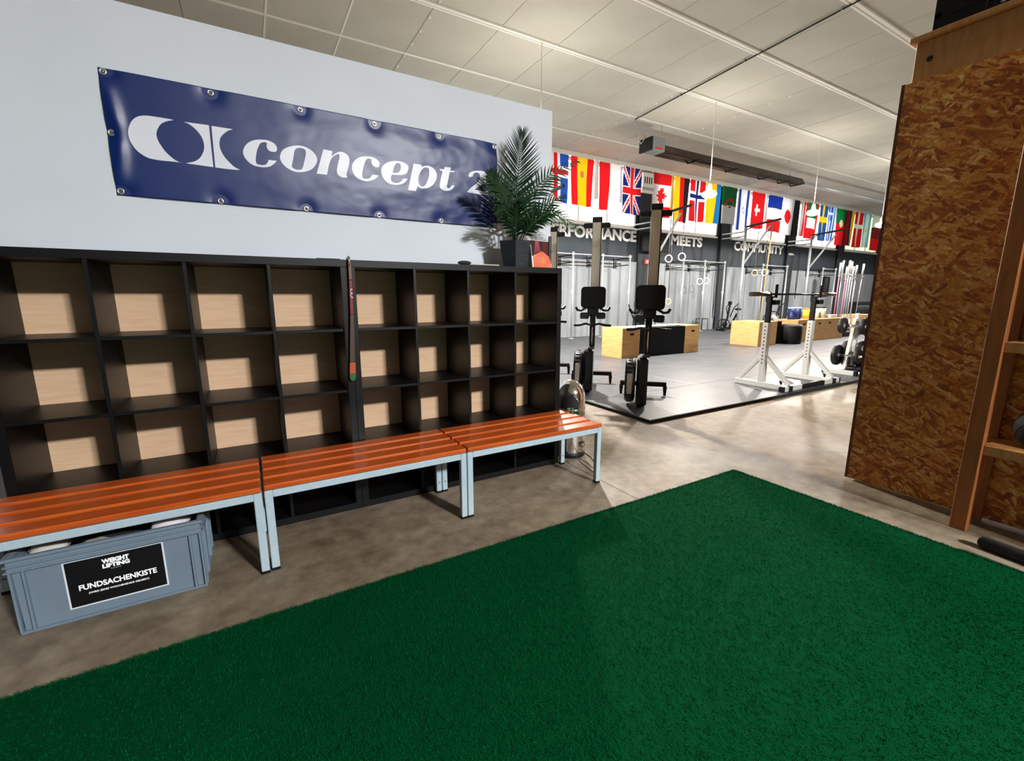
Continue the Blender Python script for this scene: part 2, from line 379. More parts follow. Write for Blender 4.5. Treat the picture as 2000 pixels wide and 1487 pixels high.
MB().cyl((13.5, 5.7, 4.84), (22.5, 5.7, 4.84), .045).build('exhaust_pipe', M_galv, ht, world=W)
for x in (7.25, 9.4, 12.9):
    MB().tube([(x-.03, 5.78, 5.42), (x, 5.70, 4.93)], .007, 6).build('hanger_chain', M_galv, ht, world=W)

# pendant lamps
def pendant(x, y, z, sc, label, zc=ZC):
    t = thing('pendant_lamp', label, 'lamp', (x, y, z-.1), 0, None)
    MB().cyl((x, y, z+.25*sc), (x, y, zc), .009, n=8).build('cord', M_trim, t, world=W)
    MB().lathe([(.0005, .30*sc), (.03*sc, .29*sc), (.045*sc, .2*sc), (.055*sc, .11*sc), (.06*sc, .07*sc)], (x, y, z), 20).build('lamp_socket', M_trim, t, world=W)
    MB().ball((x, y, z-.005), .175*sc, sc=(1, 1, .5)).build('bulb', M_bulb, t, world=W)
    return t
for x, lb in zip(LAMPX, ('white pendant lamp hanging behind the white partition wall, only its cord showing', 'glowing pendant lamp before the yellow and blue flags, nearest of the bright ones', 'glowing pendant lamp before the green and red flags, second of the bright ones',
                         'glowing pendant lamp just left of the chipboard tower, third of the bright ones', 'white pendant lamp hanging farthest off, hidden behind the chipboard tower')):
    pendant(x, 4.22, 3.52, .9, lb)
pendant(1.30, -8.8, 5.0, 2.2, 'large white pendant lamp high up behind the camera')

# ---------------------------------------------------------------- rubber gym floor
rf = thing('rubber_floor', 'raised grey rubber gym floor of square tiles with a black edge', 'floor mat', (1.45, .41, 0))
t0 = None
def tile(x, y, w_, d_):
    q = MB().box(-w_/2+.002, -d_/2+.002, .0, w_/2-.002, d_/2-.002, .03).build('rubber_tile', M_mat, rf, bevel=.003)
    q.location = Vector((x+w_/2, y+d_/2, 0.0005))-rf.location; return q
for j in range(8):
    for i in range(26):
        if t0 is None: t0 = tile(1.47, .43, 1, 1)
        else: share(t0, Vector((1.47+i+.5, .43+j+.5, .0005))-rf.location, rf)
MB().box(1.45, .41, 0, 27.5, .43, .031).build('edge_strip', M_rub, rf, world=W)
MB().box(1.45, .43, 0, 1.47, 8.43, .031).build('edge_strip', M_rub, rf, world=W)

# ---------------------------------------------------------------- turf
tf = MB().box(X0+.5, -6.0, 0, 1.022, -.794, .012).build('artificial_turf', M_turf)
tag(tf, 'wide strip of short green artificial turf on the concrete floor', 'turf')
def blades(n, x0, x1, y0, y1):
    px = np.random.uniform(x0, x1, n); py = np.random.uniform(y0, y1, n)
    a = np.random.uniform(0, 2*PI, n); h = np.random.uniform(.006, .014, n); w2 = np.random.uniform(.0010, .0019, n)
    lx = np.random.normal(0, .006, n); ly = np.random.normal(0, .006, n)
    V = np.zeros((n, 3, 3)); V[:, 0] = np.stack([px-np.cos(a)*w2, py-np.sin(a)*w2, np.full(n, .010)], 1)
    V[:, 1] = np.stack([px+np.cos(a)*w2, py+np.sin(a)*w2, np.full(n, .010)], 1); V[:, 2] = np.stack([px+lx, py+ly, .010+h], 1)
    return V.reshape(-1, 3)
V = np.concatenate([blades(230000, -3.2, 1.02, -3.2, -.795), blades(7000, -3.4, 1.024, -.802, -.790), blades(4000, 1.012, 1.026, -3.2, -.795), blades(9000, -7, -3.2, -3.2, -.795)])
n = len(V)
me = bpy.data.meshes.new('pile'); me.vertices.add(n); me.vertices.foreach_set('co', (V-np.array(tf.location)).astype(np.float32).ravel())
me.loops.add(n); me.loops.foreach_set('vertex_index', np.arange(n)); me.polygons.add(n//3); me.polygons.foreach_set('loop_start', np.arange(0, n, 3)); me.update(); me.validate()
me.materials.append(M_blade); po = bpy.data.objects.new('pile', me); COL.objects.link(po); po.parent = tf; po['kind'] = 'stuff'
# ================================================================ SHELF UNITS
def cube_shelf(x0, label):
    t = thing('cube_shelf', label, 'shelf', (x0+.735, .195, 0), 0, None)
    D = .39; e_ = .039; B = lambda *a: MB().box(*a)
    B(x0, 0, 1.431, x0+1.47, D, 1.47).build('top_panel', M_blk, t, bevel=.0015, world=W)
    B(x0, 0, 0, x0+1.47, D, e_).build('bottom_panel', M_blk, t, bevel=.0015, world=W)
    B(x0, 0, e_, x0+e_, D, 1.431).build('side_panel', M_blk, t, bevel=.0015, world=W)
    B(x0+1.47-e_, 0, e_, x0+1.47, D, 1.431).build('side_panel', M_blk, t, bevel=.0015, world=W)
    zs = [e_+k*.351 for k in range(4)]
    for k in range(1, 4):
        B(x0+e_+k*.351-.016, .002, e_, x0+e_+k*.351, D-.006, 1.431).build('divider', M_blk, t, bevel=.001, world=W)
    s0 = None
    for r_ in range(1, 4):
        for k in range(4):
            xa = x0+e_+k*.351; za = e_+r_*.351-.016
            if s0 is None: s0 = B(xa, .004, za, xa+.335, D-.006, za+.016).build('shelf_board', M_blk, t, bevel=.001, world=W); o_ = (xa, za)
            else: share(s0, (s0.location[0]+xa-o_[0], s0.location[1], s0.location[2]+za-o_[1]), t)
    B(x0+.003, D-.005, .003, x0+1.467, D+.006, 1.462).build('back_panel', M_plyshelf, t, world=W)
    return t
cube_shelf(-1.47, 'black sixteen-cube shelf unit on the right, plant pot and card on top')
cube_shelf(-2.94, 'black sixteen-cube shelf unit on the left, behind the leftmost bench and crate')

# ---------------------------------------------------------------- benches
def bench(x0, x1, y0, label):
    t = thing('bench', label, 'bench', ((x0+x1)/2, y0+.22, 0))
    yb = y0+.437; zt = .397; r = .034
    for y in (y0, yb-r):
        MB().box(x0+r, y, zt-.034, x1-r, y+r, zt).build('frame_rail', M_steelblue, t, bevel=.003, world=W)
    for x in (x0, x1-r):
        MB().box(x, y0+r, zt-.034, x+r, yb-r, zt).build('frame_rail', M_steelblue, t, bevel=.003, world=W)
        for y in (y0, yb-r):
            lg = MB().box(x, y, .012, x+r, y+r, zt).build('leg', M_steelblue, t, bevel=.003, world=W)
            MB().box(x-.001, y-.001, 0, x+r+.001, y+r+.001, .014).build('foot_cap', M_black, lg, bevel=.002, world=W)
            if y > y0+.1: MB().box(x+.010, y-.0012, .07, x+.024, y+.001, .074).build('slot', M_edge, lg, world=W)
    for xm in (x0+.03, (x0+x1)/2-.03, x1-.09):
        MB().box(xm, y0+.04, zt-.001, xm+.06, yb-.03, zt+.006).build('cross_batten', M_slatend, t, world=W)
    for k in range(4):
        y = y0-.003+k*.1165
        MB().box(x0+.001, y, zt+.004, x1-.001, y+.088, zt+.030).build('slat', M_slat, t, bevel=.006, seg=3, world=W)
    return t
bench(-.968, .030, -.4453, 'orange slatted bench at the right end of the row, beside the steel bin')
bench(-1.981, -.974, -.4453, 'orange slatted bench in the middle of the row of three')
bench(-3.00, -1.990, -.455, 'orange slatted bench at the left end of the row, above the grey crate')

# ---------------------------------------------------------------- lost-property crate
cr = thing('storage_crate', 'grey plastic stacking crate with black paper label under the left bench', 'crate', (-2.53, -.24, 0))
M_crate = mat('grey_crate_plastic', (110, 126, 140), .5, c2=(102, 118, 132), ns=4)
cx0, cx1, cy0, cy1 = -2.835, -2.225, -.435, -.045
q = MB()
def taper(x0, y0, x1, y1, z0, z1, k, th):
    """open tapered wall ring"""
    lo = [(x0+k, y0+k), (x1-k, y0+k), (x1-k, y1-k), (x0+k, y1-k)]; hi = [(x0, y0), (x1, y0), (x1, y1), (x0, y1)]
    inn = lambda P, s_: [(P[0][0]+s_, P[0][1]+s_), (P[1][0]-s_, P[1][1]+s_), (P[2][0]-s_, P[2][1]-s_), (P[3][0]+s_, P[3][1]-s_)]
    V = [(p[0], p[1], z0) for p in lo]+[(p[0], p[1], z1) for p in hi]+[(p[0], p[1], z0) for p in inn(lo, th)]+[(p[0], p[1], z1) for p in inn(hi, th)]
    F = []
    for i in range(4):
        j = (i+1) % 4; F += [(i, j, 4+j, 4+i), (8+j, 8+i, 12+i, 12+j), (4+i, 4+j, 12+j, 12+i), (j, i, 8+i, 8+j)]
    q.add(V, F)
taper(cx0+.016, cy0+.016, cx1-.016, cy1-.016, .010, .30, .004, .004)
q.box(cx0+.032, cy0+.032, .006, cx1-.032, cy1-.032, .016)
q.build('body', M_crate, cr, bevel=.003, world=W)
q = MB(); taper(cx0, cy0, cx1, cy1, .262, .268, 0, .024); taper(cx0, cy0, cx1, cy1, .284, .290, 0, .024); taper(cx0-.002, cy0-.002, cx1+.002, cy1+.002, .308, .320, 0, .020)
taper(cx0+.008, cy0+.008, cx1-.008, cy1-.008, .26, .318, 0, .014)
q.build('rim', M_crate, cr, bevel=.002, world=W)
q = MB(); taper(cx0+.008, cy0+.008, cx1-.008, cy1-.008, 0, .012, .002, .03); q.build('foot_ledge', M_crate, cr, bevel=.002, world=W)
for x in (cx0+.014, cx0+.05, cx1-.014, cx1-.050):
    MB().box(x-.004, cy0+.004, .012, x+.004, cy0+.022, .262).build('rib', M_crate, cr, bevel=.001, world=W)
for y in (cy0+.03, cy0+.12, cy1-.12, cy1-.03):
    MB().box(cx1-.024, y-.004, .012, cx1-.006, y+.004, .262).build('rib', M_crate, cr, bevel=.001, world=W)
MB().box(cx1-.024, cy0+.13, .20, cx1-.014, cy1-.13, .235).build('handle_recess', M_edge, cr, bevel=.002, world=W)
yl = cy0+.0175
MB().box(-2.682, yl-.004, .052, -2.368, yl+.001, .252).build('label_border', mat('white_card', (206, 212, 216), .7), cr, world=W)
lb = MB().box(-2.675, yl-.006, .059, -2.374, yl-.003, .250).build('label_sheet', mat('black_print', (5, 6, 9), .7, spec=.2), cr, world=W)
for body, w_, h_, x, z, of in (('WEIGHT', .085, .020, -2.566, .216, .06), ('LIFTING', .085, .018, -2.566, .196, .06), ('FUNDSACHENKISTE', .244, .024, -2.645, .124, .03), ('(WIRD JEDES WOCHENENDE GELEERT)', .190, .0095, -2.619, .101, .02)):
    text(body, w_, h_, .001, (x, yl-.0062, z), 'print_line', M_letter, lb, off=of)
text('- - - - -', .03, .0016, .001, (-2.54, yl-.0062, .189), 'print_line', M_letter, lb)
def cloth(name, label, c, r, sc, m_, seed, cat='clothing'):
    q = MB().ball((0, 0, 0), r, 40, 22)
    q.v = [(lambda v, d: (v[0]*sc[0]*d, v[1]*sc[1]*d, v[2]*sc[2]*d))(Vector(p), 1+.35*(noise.noise(Vector(p)/r*1.4+Vector((seed, 0, 0))))+.22*noise.ridged_multi_fractal(Vector(p)/r*1.7+Vector((0, seed, 3)), .9, 2.1, 3, 1, 2)*.5) for p in q.v]
    q.v = [(p[0]+c[0], p[1]+c[1], p[2]+c[2]) for p in q.v]
    o = q.build(name, m_); tag(o, label, cat); return o
M_cw = mat('white_cotton', (212, 206, 214), .9, bump=.1); M_cb = mat('black_cotton', (16, 17, 22), .95, bump=.1); M_cg = mat('charcoal_cotton', (30, 34, 44), .95)
cloth('shirt', 'crumpled white shirt at the right end of the grey crate', (-2.355, -.27, .295), .07, (.95, 1.2, .5), M_cw, 3)
cloth('shirt', 'crumpled pale shirt at the left end of the grey crate', (-2.745, -.29, .285), .06, (.9, 1.1, .5), mat('cream_cotton', (190, 188, 184), .9), 9)
cloth('sweater', 'black sweater bundled in the middle of the grey crate', (-2.555, -.21, .268), .082, (1.0, 1.25, .55), M_cb, 5)
cloth('sock', 'small pale sock lying on the black clothes in the crate', (-2.585, -.375, .298), .024, (1.5, .8, .4), mat('beige_cotton', (150, 142, 130), .9), 12)

# ---------------------------------------------------------------- hanging shoehorn
sh = thing('hanging_shoehorn', 'long narrow strip with red upper part and green tip, hooked over the shelf joint', 'shoehorn', (-1.465, -.01, .79))
MB().tube([(-1.462, .035, 1.478), (-1.462, .02, 1.484), (-1.462, -.006, 1.484), (-1.462, -.016, 1.474), (-1.462, -.016, 1.43)], .007, 8).build('hook', M_chrome, sh, world=W)
def strip(x0, x1, z0, z1, wa, wb, name, m_):
    MB().add([(x0-wa, -.010, z0), (x0+wa, -.010, z0), (x1+wb, -.010, z1), (x1-wb, -.010, z1), (x0-wa, -.022, z0), (x0+wa, -.022, z0), (x1+wb, -.022, z1), (x1-wb, -.022, z1)],
             [(0, 1, 2, 3), (7, 6, 5, 4), (0, 4, 5, 1), (1, 5, 6, 2), (2, 6, 7, 3), (3, 7, 4, 0)]).build(name, m_, sh, bevel=.003, seg=2, world=W)
strip(-1.4615, -1.4605, 1.36, 1.462, .010, .009, 'upper_shaft', mat('worn_steel_brown', (92, 66, 58), .4, .4))
strip(-1.466, -1.4615, 1.17, 1.36, .011, .010, 'red_sleeve', mat('dark_red_sleeve', (104, 12, 18), .4))
strip(-1.480, -1.466, .90, 1.17, .016, .011, 'lower_shaft', mat('brown_shaft', (74, 56, 46), .45, .3))
strip(-1.483, -1.480, .835, .90, .018, .016, 'orange_band', mat('orange_band', (170, 74, 30), .5))
q = MB(); pl = [(-1.501, .835), (-1.501, .812), (-1.495, .798), (-1.484, .792), (-1.473, .798), (-1.467, .812), (-1.465, .835)]
q.prism(pl, -.022, -.010).build('green_tip', mat('green_tip', (34, 92, 46), .5), sh, bevel=.002, world=W)
for k in range(3):
    z = 1.262+k*.022
    MB().box(-1.468, -.0235, z, -1.456, -.0215, z+.007).build('white_mark', mat('pink_white', (236, 190, 190), .5), sh, world=W)
MB().box(-1.468, -.0235, 1.262, -1.465, -.0215, 1.313).build('white_mark', mat('pink_white', (236, 190, 190), .5), sh, world=W)

# ---------------------------------------------------------------- banner
LOGO=[[[(-2196,2163,1),(-2239,2164,0),(-2282,2164,0),(-2313,2163,0),(-2342,2156,0),(-2367,2139,0),(-2385,2112,0),(-2396,2080,0),(-2397,2050,0),(-2391,2024,0),(-2379,1999,0),(-2361,1980,0),(-2337,1965,0),(-2316,1960,0),(-2284,1958,0),(-2241,1959,0),(-2192,1960,1),(-2218,1967,0),(-2238,1983,0),(-2258,2005,0),(-2271,2028,0),(-2280,2048,0),(-2285,2072,0),(-2283,2091,0),(-2274,2113,0),(-2259,2135,0),(-2238,2149,0),(-2219,2157,0)]],
[[(-2172,2161,1),(-2054,2164,1),(-2056,1956,1),(-2178,1959,1),(-2139,1973,0),(-2115,1991,0),(-2098,2016,0),(-2087,2047,0),(-2087,2076,0),(-2094,2103,0),(-2111,2129,0),(-2134,2150,0),(-2153,2158,0)]],
[[(-2043,2163,1),(-1933,2163,1),(-1963,2155,0),(-1985,2138,0),(-2005,2115,0),(-2014,2091,0),(-2016,2064,0),(-2010,2039,0),(-1998,2014,0),(-1979,1991,0),(-1957,1970,0),(-1927,1957,1),(-1989,1955,0),(-2047,1956,1)]],
[[(-1745,2031,1),(-1760,2014,0),(-1775,2001,0),(-1793,1992,0),(-1816,1987,0),(-1838,1987,0),(-1860,1990,0),(-1881,2000,0),(-1895,2014,0),(-1905,2030,0),(-1909,2047,0),(-1907,2064,0),(-1898,2083,0),(-1882,2103,0),(-1861,2118,0),(-1839,2127,0),(-1814,2132,0),(-1789,2134,0),(-1769,2130,0),(-1753,2123,0),(-1743,2113,0),(-1739,2100,0),(-1741,2087,0),(-1747,2079,0),(-1759,2076,0),(-1774,2077,0),(-1786,2086,0),(-1790,2098,0),(-1789,2110,0),(-1787,2116,0),(-1791,2120,0),(-1801,2121,0),(-1812,2117,0),(-1823,2108,0),(-1831,2093,0),(-1840,2072,0),(-1847,2044,0),(-1851,2023,0),(-1851,2008,0),(-1846,2000,0),(-1834,1998,0),(-1815,1999,0),(-1801,2005,0),(-1792,2017,0),(-1787,2030,1)]],
[[(-1625,2131,0),(-1595,2130,0),(-1566,2119,0),(-1543,2101,0),(-1531,2078,0),(-1531,2059,0),(-1542,2036,0),(-1559,2015,0),(-1581,2000,0),(-1609,1990,0),(-1640,1985,0),(-1669,1988,0),(-1695,2000,0),(-1714,2016,0),(-1725,2035,0),(-1728,2053,0),(-1723,2071,0),(-1712,2091,0),(-1691,2108,0),(-1661,2122,0)],[(-1620,2119,0),(-1602,2118,0),(-1591,2111,0),(-1589,2097,0),(-1594,2072,0),(-1604,2037,0),(-1612,2014,0),(-1620,2002,0),(-1636,1997,0),(-1656,1999,0),(-1668,2007,0),(-1669,2019,0),(-1661,2047,0),(-1654,2079,0),(-1648,2101,0),(-1637,2114,0)]],
[[(-1491,2131,1),(-1440,2128,1),(-1450,2097,1),(-1430,2113,0),(-1410,2127,0),(-1389,2132,0),(-1365,2126,0),(-1349,2111,0),(-1345,2095,0),(-1350,2065,0),(-1363,2025,0),(-1369,2003,0),(-1362,1989,1),(-1387,1986,0),(-1409,1992,0),(-1421,2005,0),(-1422,2027,0),(-1412,2068,0),(-1401,2104,0),(-1407,2116,0),(-1423,2110,0),(-1443,2094,0),(-1456,2073,0),(-1466,2047,0),(-1474,2017,0),(-1481,1990,1),(-1538,1990,1)]],
[[(-1172,2025,1),(-1192,2005,0),(-1219,1990,0),(-1249,1982,0),(-1279,1984,0),(-1308,1996,0),(-1326,2017,0),(-1333,2045,0),(-1329,2071,0),(-1314,2094,0),(-1286,2115,0),(-1256,2125,0),(-1221,2129,0),(-1191,2124,0),(-1169,2110,0),(-1163,2094,0),(-1168,2079,0),(-1181,2072,0),(-1199,2075,0),(-1210,2087,0),(-1212,2101,0),(-1212,2113,0),(-1219,2119,0),(-1231,2117,0),(-1244,2109,0),(-1255,2088,0),(-1267,2053,0),(-1274,2024,0),(-1274,2005,0),(-1266,1996,0),(-1248,1996,0),(-1228,2003,0),(-1217,2017,0),(-1209,2026,1)]],
[[(-984,2029,1),(-1005,2003,0),(-1035,1988,0),(-1073,1981,0),(-1110,1986,0),(-1138,2005,0),(-1152,2032,0),(-1154,2059,0),(-1144,2084,0),(-1120,2107,0),(-1088,2121,0),(-1050,2128,0),(-1013,2126,0),(-986,2115,0),(-977,2097,0),(-983,2074,0),(-997,2057,0),(-1022,2047,0),(-1054,2043,0),(-1089,2040,1),(-1095,2022,0),(-1094,2005,0),(-1083,1995,0),(-1062,1993,0),(-1040,1999,0),(-1023,2014,0),(-1017,2026,1)],[(-1083,2053,1),(-1074,2084,0),(-1062,2105,0),(-1048,2116,0),(-1032,2114,0),(-1026,2100,0),(-1031,2075,0),(-1046,2059,0),(-1065,2053,0)]],
[[(-942,2127,1),(-886,2127,1),(-889,2114,1),(-864,2124,0),(-835,2126,0),(-807,2118,0),(-787,2097,0),(-782,2072,0),(-792,2039,0),(-816,2008,0),(-849,1987,0),(-880,1980,0),(-903,1982,0),(-920,1993,1),(-932,1957,1),(-985,1959,1)],[(-853,2116,0),(-836,2106,0),(-836,2075,0),(-847,2038,0),(-865,2005,0),(-883,1992,0),(-903,1995,0),(-913,2014,0),(-912,2045,0),(-899,2077,0),(-878,2105,0)]],
[[(-724,2136,1),(-677,2139,1),(-683,2118,1),(-651,2120,1),(-652,2112,1),(-686,2109,1),(-706,2039,0),(-713,2012,0),(-704,2002,0),(-689,2009,0),(-676,2024,1),(-656,2024,1),(-671,2001,0),(-698,1986,0),(-731,1983,0),(-758,1994,0),(-764,2011,0),(-756,2049,0),(-740,2106,1),(-763,2113,1),(-760,2119,1),(-730,2120,1)]],
[[(-541,2094,1),(-547,2107,0),(-531,2128,0),(-490,2142,0),(-438,2147,0),(-399,2134,0),(-389,2110,0),(-403,2084,0),(-439,2057,0),(-478,2034,0),(-505,2014,1),(-453,2014,0),(-413,2013,0),(-393,2032,1),(-380,2031,1),(-394,1988,1),(-479,1989,0),(-559,1992,1),(-559,1997,1),(-530,2025,0),(-485,2060,0),(-458,2096,0),(-461,2123,0),(-483,2131,0),(-509,2120,0),(-516,2100,1)]]]

def smooth_poly(P):
    n = len(P); out = []
    for i in range(n):
        a, b_ = P[i], P[(i+1) % n]; p0 = P[i-1] if not a[2] else (2*a[0]-b_[0], 2*a[1]-b_[1]); p3 = P[(i+2) % n] if not b_[2] else (2*b_[0]-a[0], 2*b_[1]-a[1])
        if a[2] and b_[2]: out.append((a[0], a[1])); continue
        for k in range(5):
            t = k/5; f = lambda u: .5*(2*a[u]+(-p0[u]+b_[u])*t+(2*p0[u]-5*a[u]+4*b_[u]-p3[u])*t*t+(-p0[u]+3*a[u]-3*b_[u]+p3[u])*t**3)
            out.append((f(0), f(1)))
    return np.array(out)/1000.
def sdist(px, pz, poly):
    d = np.full(px.shape, 1e9); ins = np.zeros(px.shape, bool); n = len(poly)
    for i in range(n):
        ax, az = poly[i]; bx, bz = poly[(i+1) % n]; ex, ez = bx-ax, bz-az; l = ex*ex+ez*ez+1e-12
        t = np.clip(((px-ax)*ex+(pz-az)*ez)/l, 0, 1); d = np.minimum(d, np.hypot(px-ax-t*ex, pz-az-t*ez))
        if az != bz:
            c = (az > pz) != (bz > pz); xi = ax+(pz-az)*ex/(bz-az if bz != az else 1e-9); ins ^= c & (px < xi)
    return np.where(ins, d, -d)
bx0, bx1, bz0, bz1 = -2.478, -.318, 1.772, 2.348
NX, NZ = 560, 148
gx, gz = np.meshgrid(np.linspace(bx0, bx1, NX), np.linspace(bz0, bz1, NZ), indexing='ij')
sd = np.full(gx.shape, -.05)
for shp in LOGO:
    P = [smooth_poly(l) for l in shp]; lo = P[0].min(0)-.02; hi = P[0].max(0)+.02
    k = (gx > lo[0]) & (gx < hi[0]) & (gz > lo[1]) & (gz < hi[1])
    s_ = sdist(gx[k], gz[k], P[0])
    for h_ in P[1:]: s_ = np.minimum(s_, -sdist(gx[k], gz[k], h_))
    sd[k] = np.maximum(sd[k], s_)
GR = [(-2.46, 2.332), (-2.03, 2.327), (-1.60, 2.327), (-1.18, 2.327), (-.755, 2.325), (-.335, 2.325), (-2.462, 2.06), (-2.462, 1.79), (-2.04, 1.786), (-1.61, 1.786), (-1.18, 1.786), (-.755, 1.786), (-.335, 1.79)]
def bdisp(x, z):
    u = (x-bx0)/(bx1-bx0); v = (z-bz0)/(bz1-bz0)
    d = .006+.010*math.sin(PI*min(max(v, 0), 1))*(.3+.7*u)
    d += .006*u*noise.noise(Vector((x*3.0, z*5.0, 0)))+.0030*(.15+u)*noise.noise(Vector((x*6+z*3, z*9-x*2, 4)))+.0010*u*noise.noise(Vector((x*17, z*19, 8)))
    d += .0040*max(0, u-.2)*noise.ridged_multi_fractal(Vector((x*2.6+z*1.4, z*4.5-x*1.2, 2)), 1, 2, 3, 1, 2)*.6
    # tension folds running in from the lower right corner and the left edge curl
    t = (x-(-.335))*.64+(z-1.79)*.77; a_ = (x+.335)*.77-(z-1.79)*.64
    d += .007*math.exp(-(a_/.03)**2)*math.exp(-((t)/.28)**2)*1.0
    d += .012*math.exp(-((x-bx0-.012-.03*math.sin(PI*v))/.03)**2)*math.sin(PI*v)
    for gx_, gz_ in GR:
        r2 = ((x-gx_)**2+(z-gz_)**2); d -= .010*math.exp(-r2/.0022)
    return .394-max(d, .0015)
gy = np.array([[bdisp(gx[i, j], gz[i, j]) for j in range(NZ)] for i in range(NX)])
bn = thing('banner', 'dark blue vinyl banner with white logo and the words concept 2 on the white wall', 'banner', (-1.40, .38, bz0))
V = np.stack([gx, gy, gz], -1).reshape(-1, 3)-np.array(bn.location)
idx = np.arange(NX*NZ).reshape(NX, NZ)
F = np.stack([idx[:-1, :-1], idx[1:, :-1], idx[1:, 1:], idx[:-1, 1:]], -1).reshape(-1, 4)
me = bpy.data.meshes.new('vinyl_sheet'); me.from_pydata(V.tolist(), [], F.tolist()); me.polygons.foreach_set('use_smooth', [True]*len(F))
at = me.attributes.new('ink', 'FLOAT', 'POINT'); at.data.foreach_set('value', np.clip(sd.ravel(), -.02, .02).astype(np.float32))
m = bpy.data.materials.new('blue_vinyl_print'); m.use_nodes = True; nt = m.node_tree; N = nt.nodes; L = nt.links; b = N['Principled BSDF']
a_ = N.new('ShaderNodeAttribute'); a_.attribute_name = 'ink'
g = N.new('ShaderNodeMapRange'); g.inputs[1].default_value = -.0006; g.inputs[2].default_value = .0006; L.new(a_.outputs['Fac'], g.inputs[0])
mx = N.new('ShaderNodeMix'); mx.data_type = 'RGBA'; mx.inputs[6].default_value = (*lin((0, 34, 100)), 1); mx.inputs[7].default_value = (*lin((226, 230, 240)), 1); L.new(g.outputs[0], mx.inputs[0])
L.new(mx.outputs[2], b.inputs['Base Color']); b.inputs['Roughness'].default_value = .38; b.inputs['Specular IOR Level'].default_value = .5
me.materials.append(m); bo = bpy.data.objects.new('vinyl_sheet', me); COL.objects.link(bo); bo.parent = bn
sf = bo.modifiers.new('thickness', 'SOLIDIFY'); sf.thickness = .0008; sf.offset = 1
gr0 = None
for (x, z) in GR:
    y = bdisp(x, z)
    if gr0 is None:
        gr0 = MB().lathe([(.0075, -.0005), (.0085, -.004), (.012, -.005), (.0155, -.003), (.016, .0005)], (0, 0, 0), 20, 'y').build('grommet', mat('nickel', (214, 214, 206), .25, .8), bn)
        for v in gr0.data.vertices: pass
        gr0.location = Vector((x, y, z))-bn.location; go = gr0
    else: go = share(gr0, Vector((x, y, z))-bn.location, bn)
    MB().lathe([(.0005, -.006), (.005, -.005), (.0062, -.002), (.0062, 0)], (0, 0, 0), 12, 'y').build('screw_head', M_chrome, go)
# ================================================================ PALM
pm = thing('potted_palm', 'artificial palm with green feather fronds in a dark faceted pot on the shelf', 'plant', (-.27, .20, 1.47))
M_pot = mat('dark_ribbed_pot', (38, 44, 50), .45, c2=(30, 35, 40), ns=8)
q = MB(); prof = []
nr = 17
for k in range(nr):
    z = .004+k*.0105; r_ = .098+.032*(z/.185); prof += [(r_, z), (r_+.0015, z+.004), (r_, z+.0085)]
q.lathe([(.0005, 0), (.096, 0)]+prof+[(.131, .186), (.118, .186), (.114, .165), (.0005, .165)], (-.27, .20, 1.47), 6, smooth=False)
q.build('pot', M_pot, pm, world=W)
MB().lathe([(.113, .160), (.09, .172), (.0005, .178)], (-.27, .20, 1.47), 18).build('soil', mat('dark_soil', (26, 22, 18), 1), pm, world=W)
M_leaf = mat('palm_leaf_green', (16, 42, 24), .5, c2=(26, 60, 30), ns=6, spec=.25, transl=.12)
M_leafp = mat('pale_palm_leaf_green', (70, 96, 62), .42, c2=(52, 80, 48), ns=6, transl=.15)
M_stem = mat('palm_stem', (54, 70, 34), .55)
def frond(P, Lf, n, droop, mt, bend=.25, start=.22, roll=0):
    """P: 3-4 control points of the midrib; Lf: longest leaflet"""
    P = [Vector(p) for p in P]; m = len(P)-1; pts = []
    for i in range(m):
        p0 = P[max(i-1, 0)]; p1 = P[i]; p2 = P[i+1]; p3 = P[min(i+2, m)]
        for k in range(14):
            t = k/14; pts.append(.5*(2*p1+(p2-p0)*t+(2*p0-5*p1+4*p2-p3)*t*t+(3*p1-p0-3*p2+p3)*t**3))
    pts.append(P[-1]); N_ = len(pts)
    fr = MB().tube(pts, [.0042*(1-.75*i/(N_-1))+.0008 for i in range(N_)], 6).build('frond', M_stem, pm, world=W)
    q = MB(); vdir = Vector((.50, .86, 0))
    for s_ in range(n):
        t = start+(1-start)*(s_/(n-1))**.92; f = t*(N_-1); i = min(int(f), N_-2); c = pts[i].lerp(pts[i+1], f-i)
        d = (pts[min(i+2, N_-1)]-pts[max(i-1, 0)]).normalized()
        nrm = (vdir-d*vdir.dot(d)).normalized(); nrm = (Matrix.Rotation(roll, 3, d) @ nrm); side = d.cross(nrm).normalized()
        u = (t-start)/(1-start); L_ = Lf*(.50+.55*math.sin(PI*min(u*.80+.15, 1)))*(1-.62*u**2.4)*random.uniform(.93, 1.06)
        ang = math.radians(64-42*u)+random.uniform(-.05, .05)
        for sg in (-1, 1):
            dir_ = (d*math.cos(ang)+side*sg*math.sin(ang)+nrm*random.uniform(-.22, .12)).normalized()
            pp = []; v = dir_.copy(); cc = c.copy(); K = 6
            for k in range(K+1):
                pp.append(cc.copy()); v = (v+d*bend*.10+Vector((0, 0, -droop*.16*(k+1)/K))).normalized(); cc = cc+v*(L_/K)
                if cc.y > .372: cc.y = .372
            wn = d.cross(v); wn = (wn if wn.length > .1 else side).normalized(); wd = v.cross(wn).normalized()
            w_ = .0112*(1-.4*u)
            V = []; prof_ = (.45, .95, 1, .9, .68, .38, .03)
            for k, p in enumerate(pp):
                a = d*(w_*prof_[k]); V += [p-a, p+nrm*.0016*prof_[k], p+a]
            F = []
            for k in range(K): F += [(3*k, 3*k+1, 3*k+4, 3*k+3), (3*k+1, 3*k+2, 3*k+5, 3*k+4)]
            q.add(V, F, True)
    o = q.build('leaflets', mt, fr, world=W)
B0 = (-.27, .20, 1.64)
frond([B0, (-.262, .21, 1.90), (-.235, .21, 2.18), (-.218, .20, 2.385)], .225, 32, .10, M_leaf, start=.24)
